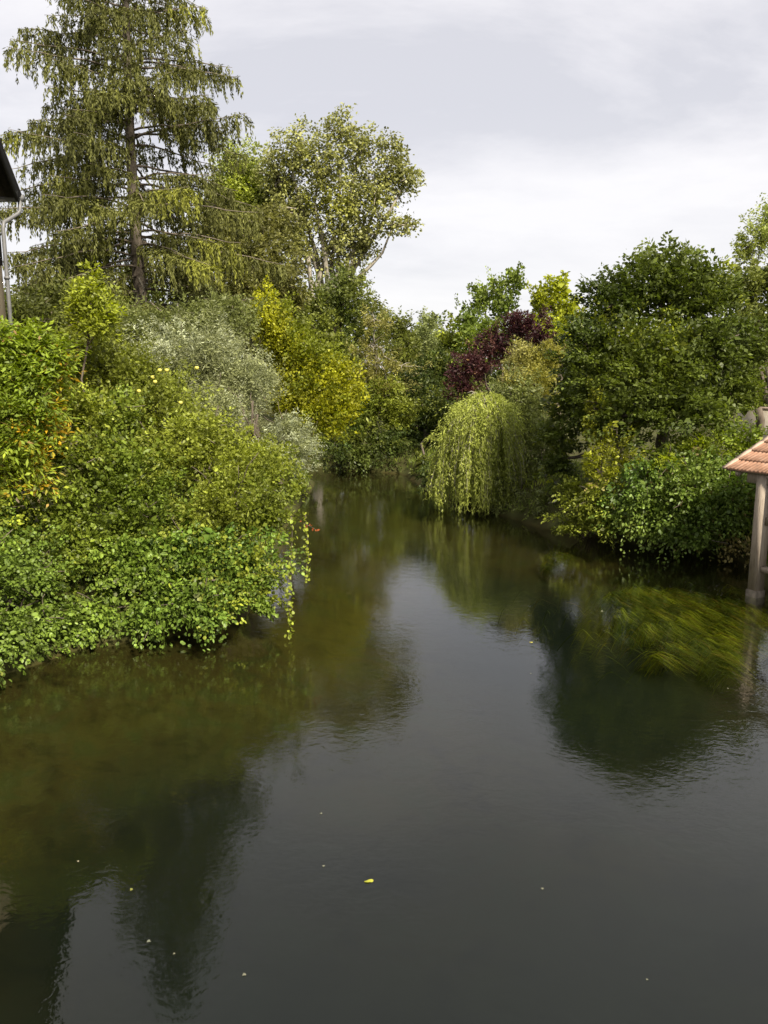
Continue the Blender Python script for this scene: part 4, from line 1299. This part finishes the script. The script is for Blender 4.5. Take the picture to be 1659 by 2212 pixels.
w = bpy.data.worlds.new('World')
SC.world = w
w.use_nodes = True
nt = w.node_tree
L = nt.links.new
bg = nt.nodes['Background']
bg.inputs['Strength'].default_value = 0.067
sky = N(nt, 'ShaderNodeTexSky', sky_type='NISHITA')
sky.sun_disc = False
sky.sun_elevation = SUN_EL
sky.sun_rotation = SUN_AZ
tc = N(nt, 'ShaderNodeTexCoord')
sp = N(nt, 'ShaderNodeSeparateXYZ')
L(tc.outputs['Generated'], sp.inputs[0])
# the cloud layer lies on a high flat deck: project the direction onto it
zc = N(nt, 'ShaderNodeMath', operation='MAXIMUM')
zc.inputs[1].default_value = 0.0
L(sp.outputs['Z'], zc.inputs[0])
za = N(nt, 'ShaderNodeMath', operation='ADD')
za.inputs[1].default_value = 0.22
L(zc.outputs[0], za.inputs[0])
dx = N(nt, 'ShaderNodeMath', operation='DIVIDE')
dy = N(nt, 'ShaderNodeMath', operation='DIVIDE')
L(sp.outputs['X'], dx.inputs[0])
L(za.outputs[0], dx.inputs[1])
L(sp.outputs['Y'], dy.inputs[0])
L(za.outputs[0], dy.inputs[1])
cb = N(nt, 'ShaderNodeCombineXYZ')
L(dx.outputs[0], cb.inputs[0])
L(dy.outputs[0], cb.inputs[1])
mp = N(nt, 'ShaderNodeMapping')
mp.inputs['Rotation'].default_value = (0, 0, math.radians(-16))
mp.inputs['Location'].default_value = (1.3, 0.62, 0)
mp.inputs['Scale'].default_value = (0.95, 1.4, 1)
L(cb.outputs[0], mp.inputs['Vector'])
cn = N(nt, 'ShaderNodeTexNoise')
cn.inputs['Scale'].default_value = 1.25
cn.inputs['Detail'].default_value = 7
cn.inputs['Roughness'].default_value = 0.6
cn.inputs['Distortion'].default_value = 0.25
L(mp.outputs[0], cn.inputs['Vector'])
cr = ramp(nt, [(0.32, (5.1, 5.05, 5.38)), (0.5, (6.4, 6.25, 6.45)), (0.66, (7.2, 7.0, 7.05))])
# one broad darker bank of cloud across the view
bx_ = N(nt, 'ShaderNodeMath', operation='MULTIPLY_ADD')
bx_.inputs[1].default_value = -0.06
bx_.inputs[2].default_value = -0.292
L(sp.outputs['X'], bx_.inputs[0])
bs = N(nt, 'ShaderNodeMath', operation='ADD')
L(sp.outputs['Z'], bs.inputs[0])
L(bx_.outputs[0], bs.inputs[1])
bd_ = N(nt, 'ShaderNodeMath', operation='ABSOLUTE')
L(bs.outputs[0], bd_.inputs[0])
bm = N(nt, 'ShaderNodeMapRange', interpolation_type='SMOOTHSTEP')
bm.inputs['From Min'].default_value = 0.02
bm.inputs['From Max'].default_value = 0.11
bm.inputs['To Min'].default_value = -0.11
bm.inputs['To Max'].default_value = 0.05
L(bd_.outputs[0], bm.inputs['Value'])
bf = N(nt, 'ShaderNodeMath', operation='ADD')
L(cn.outputs['Fac'], bf.inputs[0])
L(bm.outputs[0], bf.inputs[1])
L(bf.outputs[0], cr.inputs[0])
# paler towards the horizon
hz = N(nt, 'ShaderNodeMapRange')
hz.inputs['From Min'].default_value = 0.0
hz.inputs['From Max'].default_value = 0.30
hz.inputs['To Min'].default_value = 0.85
hz.inputs['To Max'].default_value = 0.0
L(sp.outputs['Z'], hz.inputs['Value'])
mh = N(nt, 'ShaderNodeMix', data_type='RGBA')
L(hz.outputs[0], mh.inputs['Factor'])
L(cr.outputs[0], mh.inputs['A'])
mh.inputs['B'].default_value = (6.5, 6.35, 6.35, 1)
zen = N(nt, 'ShaderNodeMapRange')                # an overcast sky is brightest overhead
zen.inputs['From Min'].default_value = 0.40
zen.inputs['From Max'].default_value = 0.62
zen.inputs['To Min'].default_value = 1.0
zen.inputs['To Max'].default_value = 1.1
L(sp.outputs['Z'], zen.inputs['Value'])
vz = N(nt, 'ShaderNodeVectorMath', operation='SCALE')
L(mh.outputs['Result'], vz.inputs[0])
L(zen.outputs[0], vz.inputs['Scale'])
ms = N(nt, 'ShaderNodeMix', data_type='RGBA')
ms.inputs['Factor'].default_value = 0.9
L(sky.outputs[0], ms.inputs['A'])
L(vz.outputs[0], ms.inputs['B'])
L(ms.outputs['Result'], bg.inputs['Color'])

SC.view_settings.view_transform = 'Standard'
SC.view_settings.look = 'None'
SC.view_settings.exposure = 1.17
SC.view_settings.gamma = 1.0
SC.view_settings.use_curve_mapping = False
SC.cycles.max_bounces = 8
SC.cycles.transparent_max_bounces = 8
SC.cycles.caustics_reflective = False
SC.cycles.caustics_refractive = False
SC.cycles.use_denoising = True
print('leaves', COUNT[0])
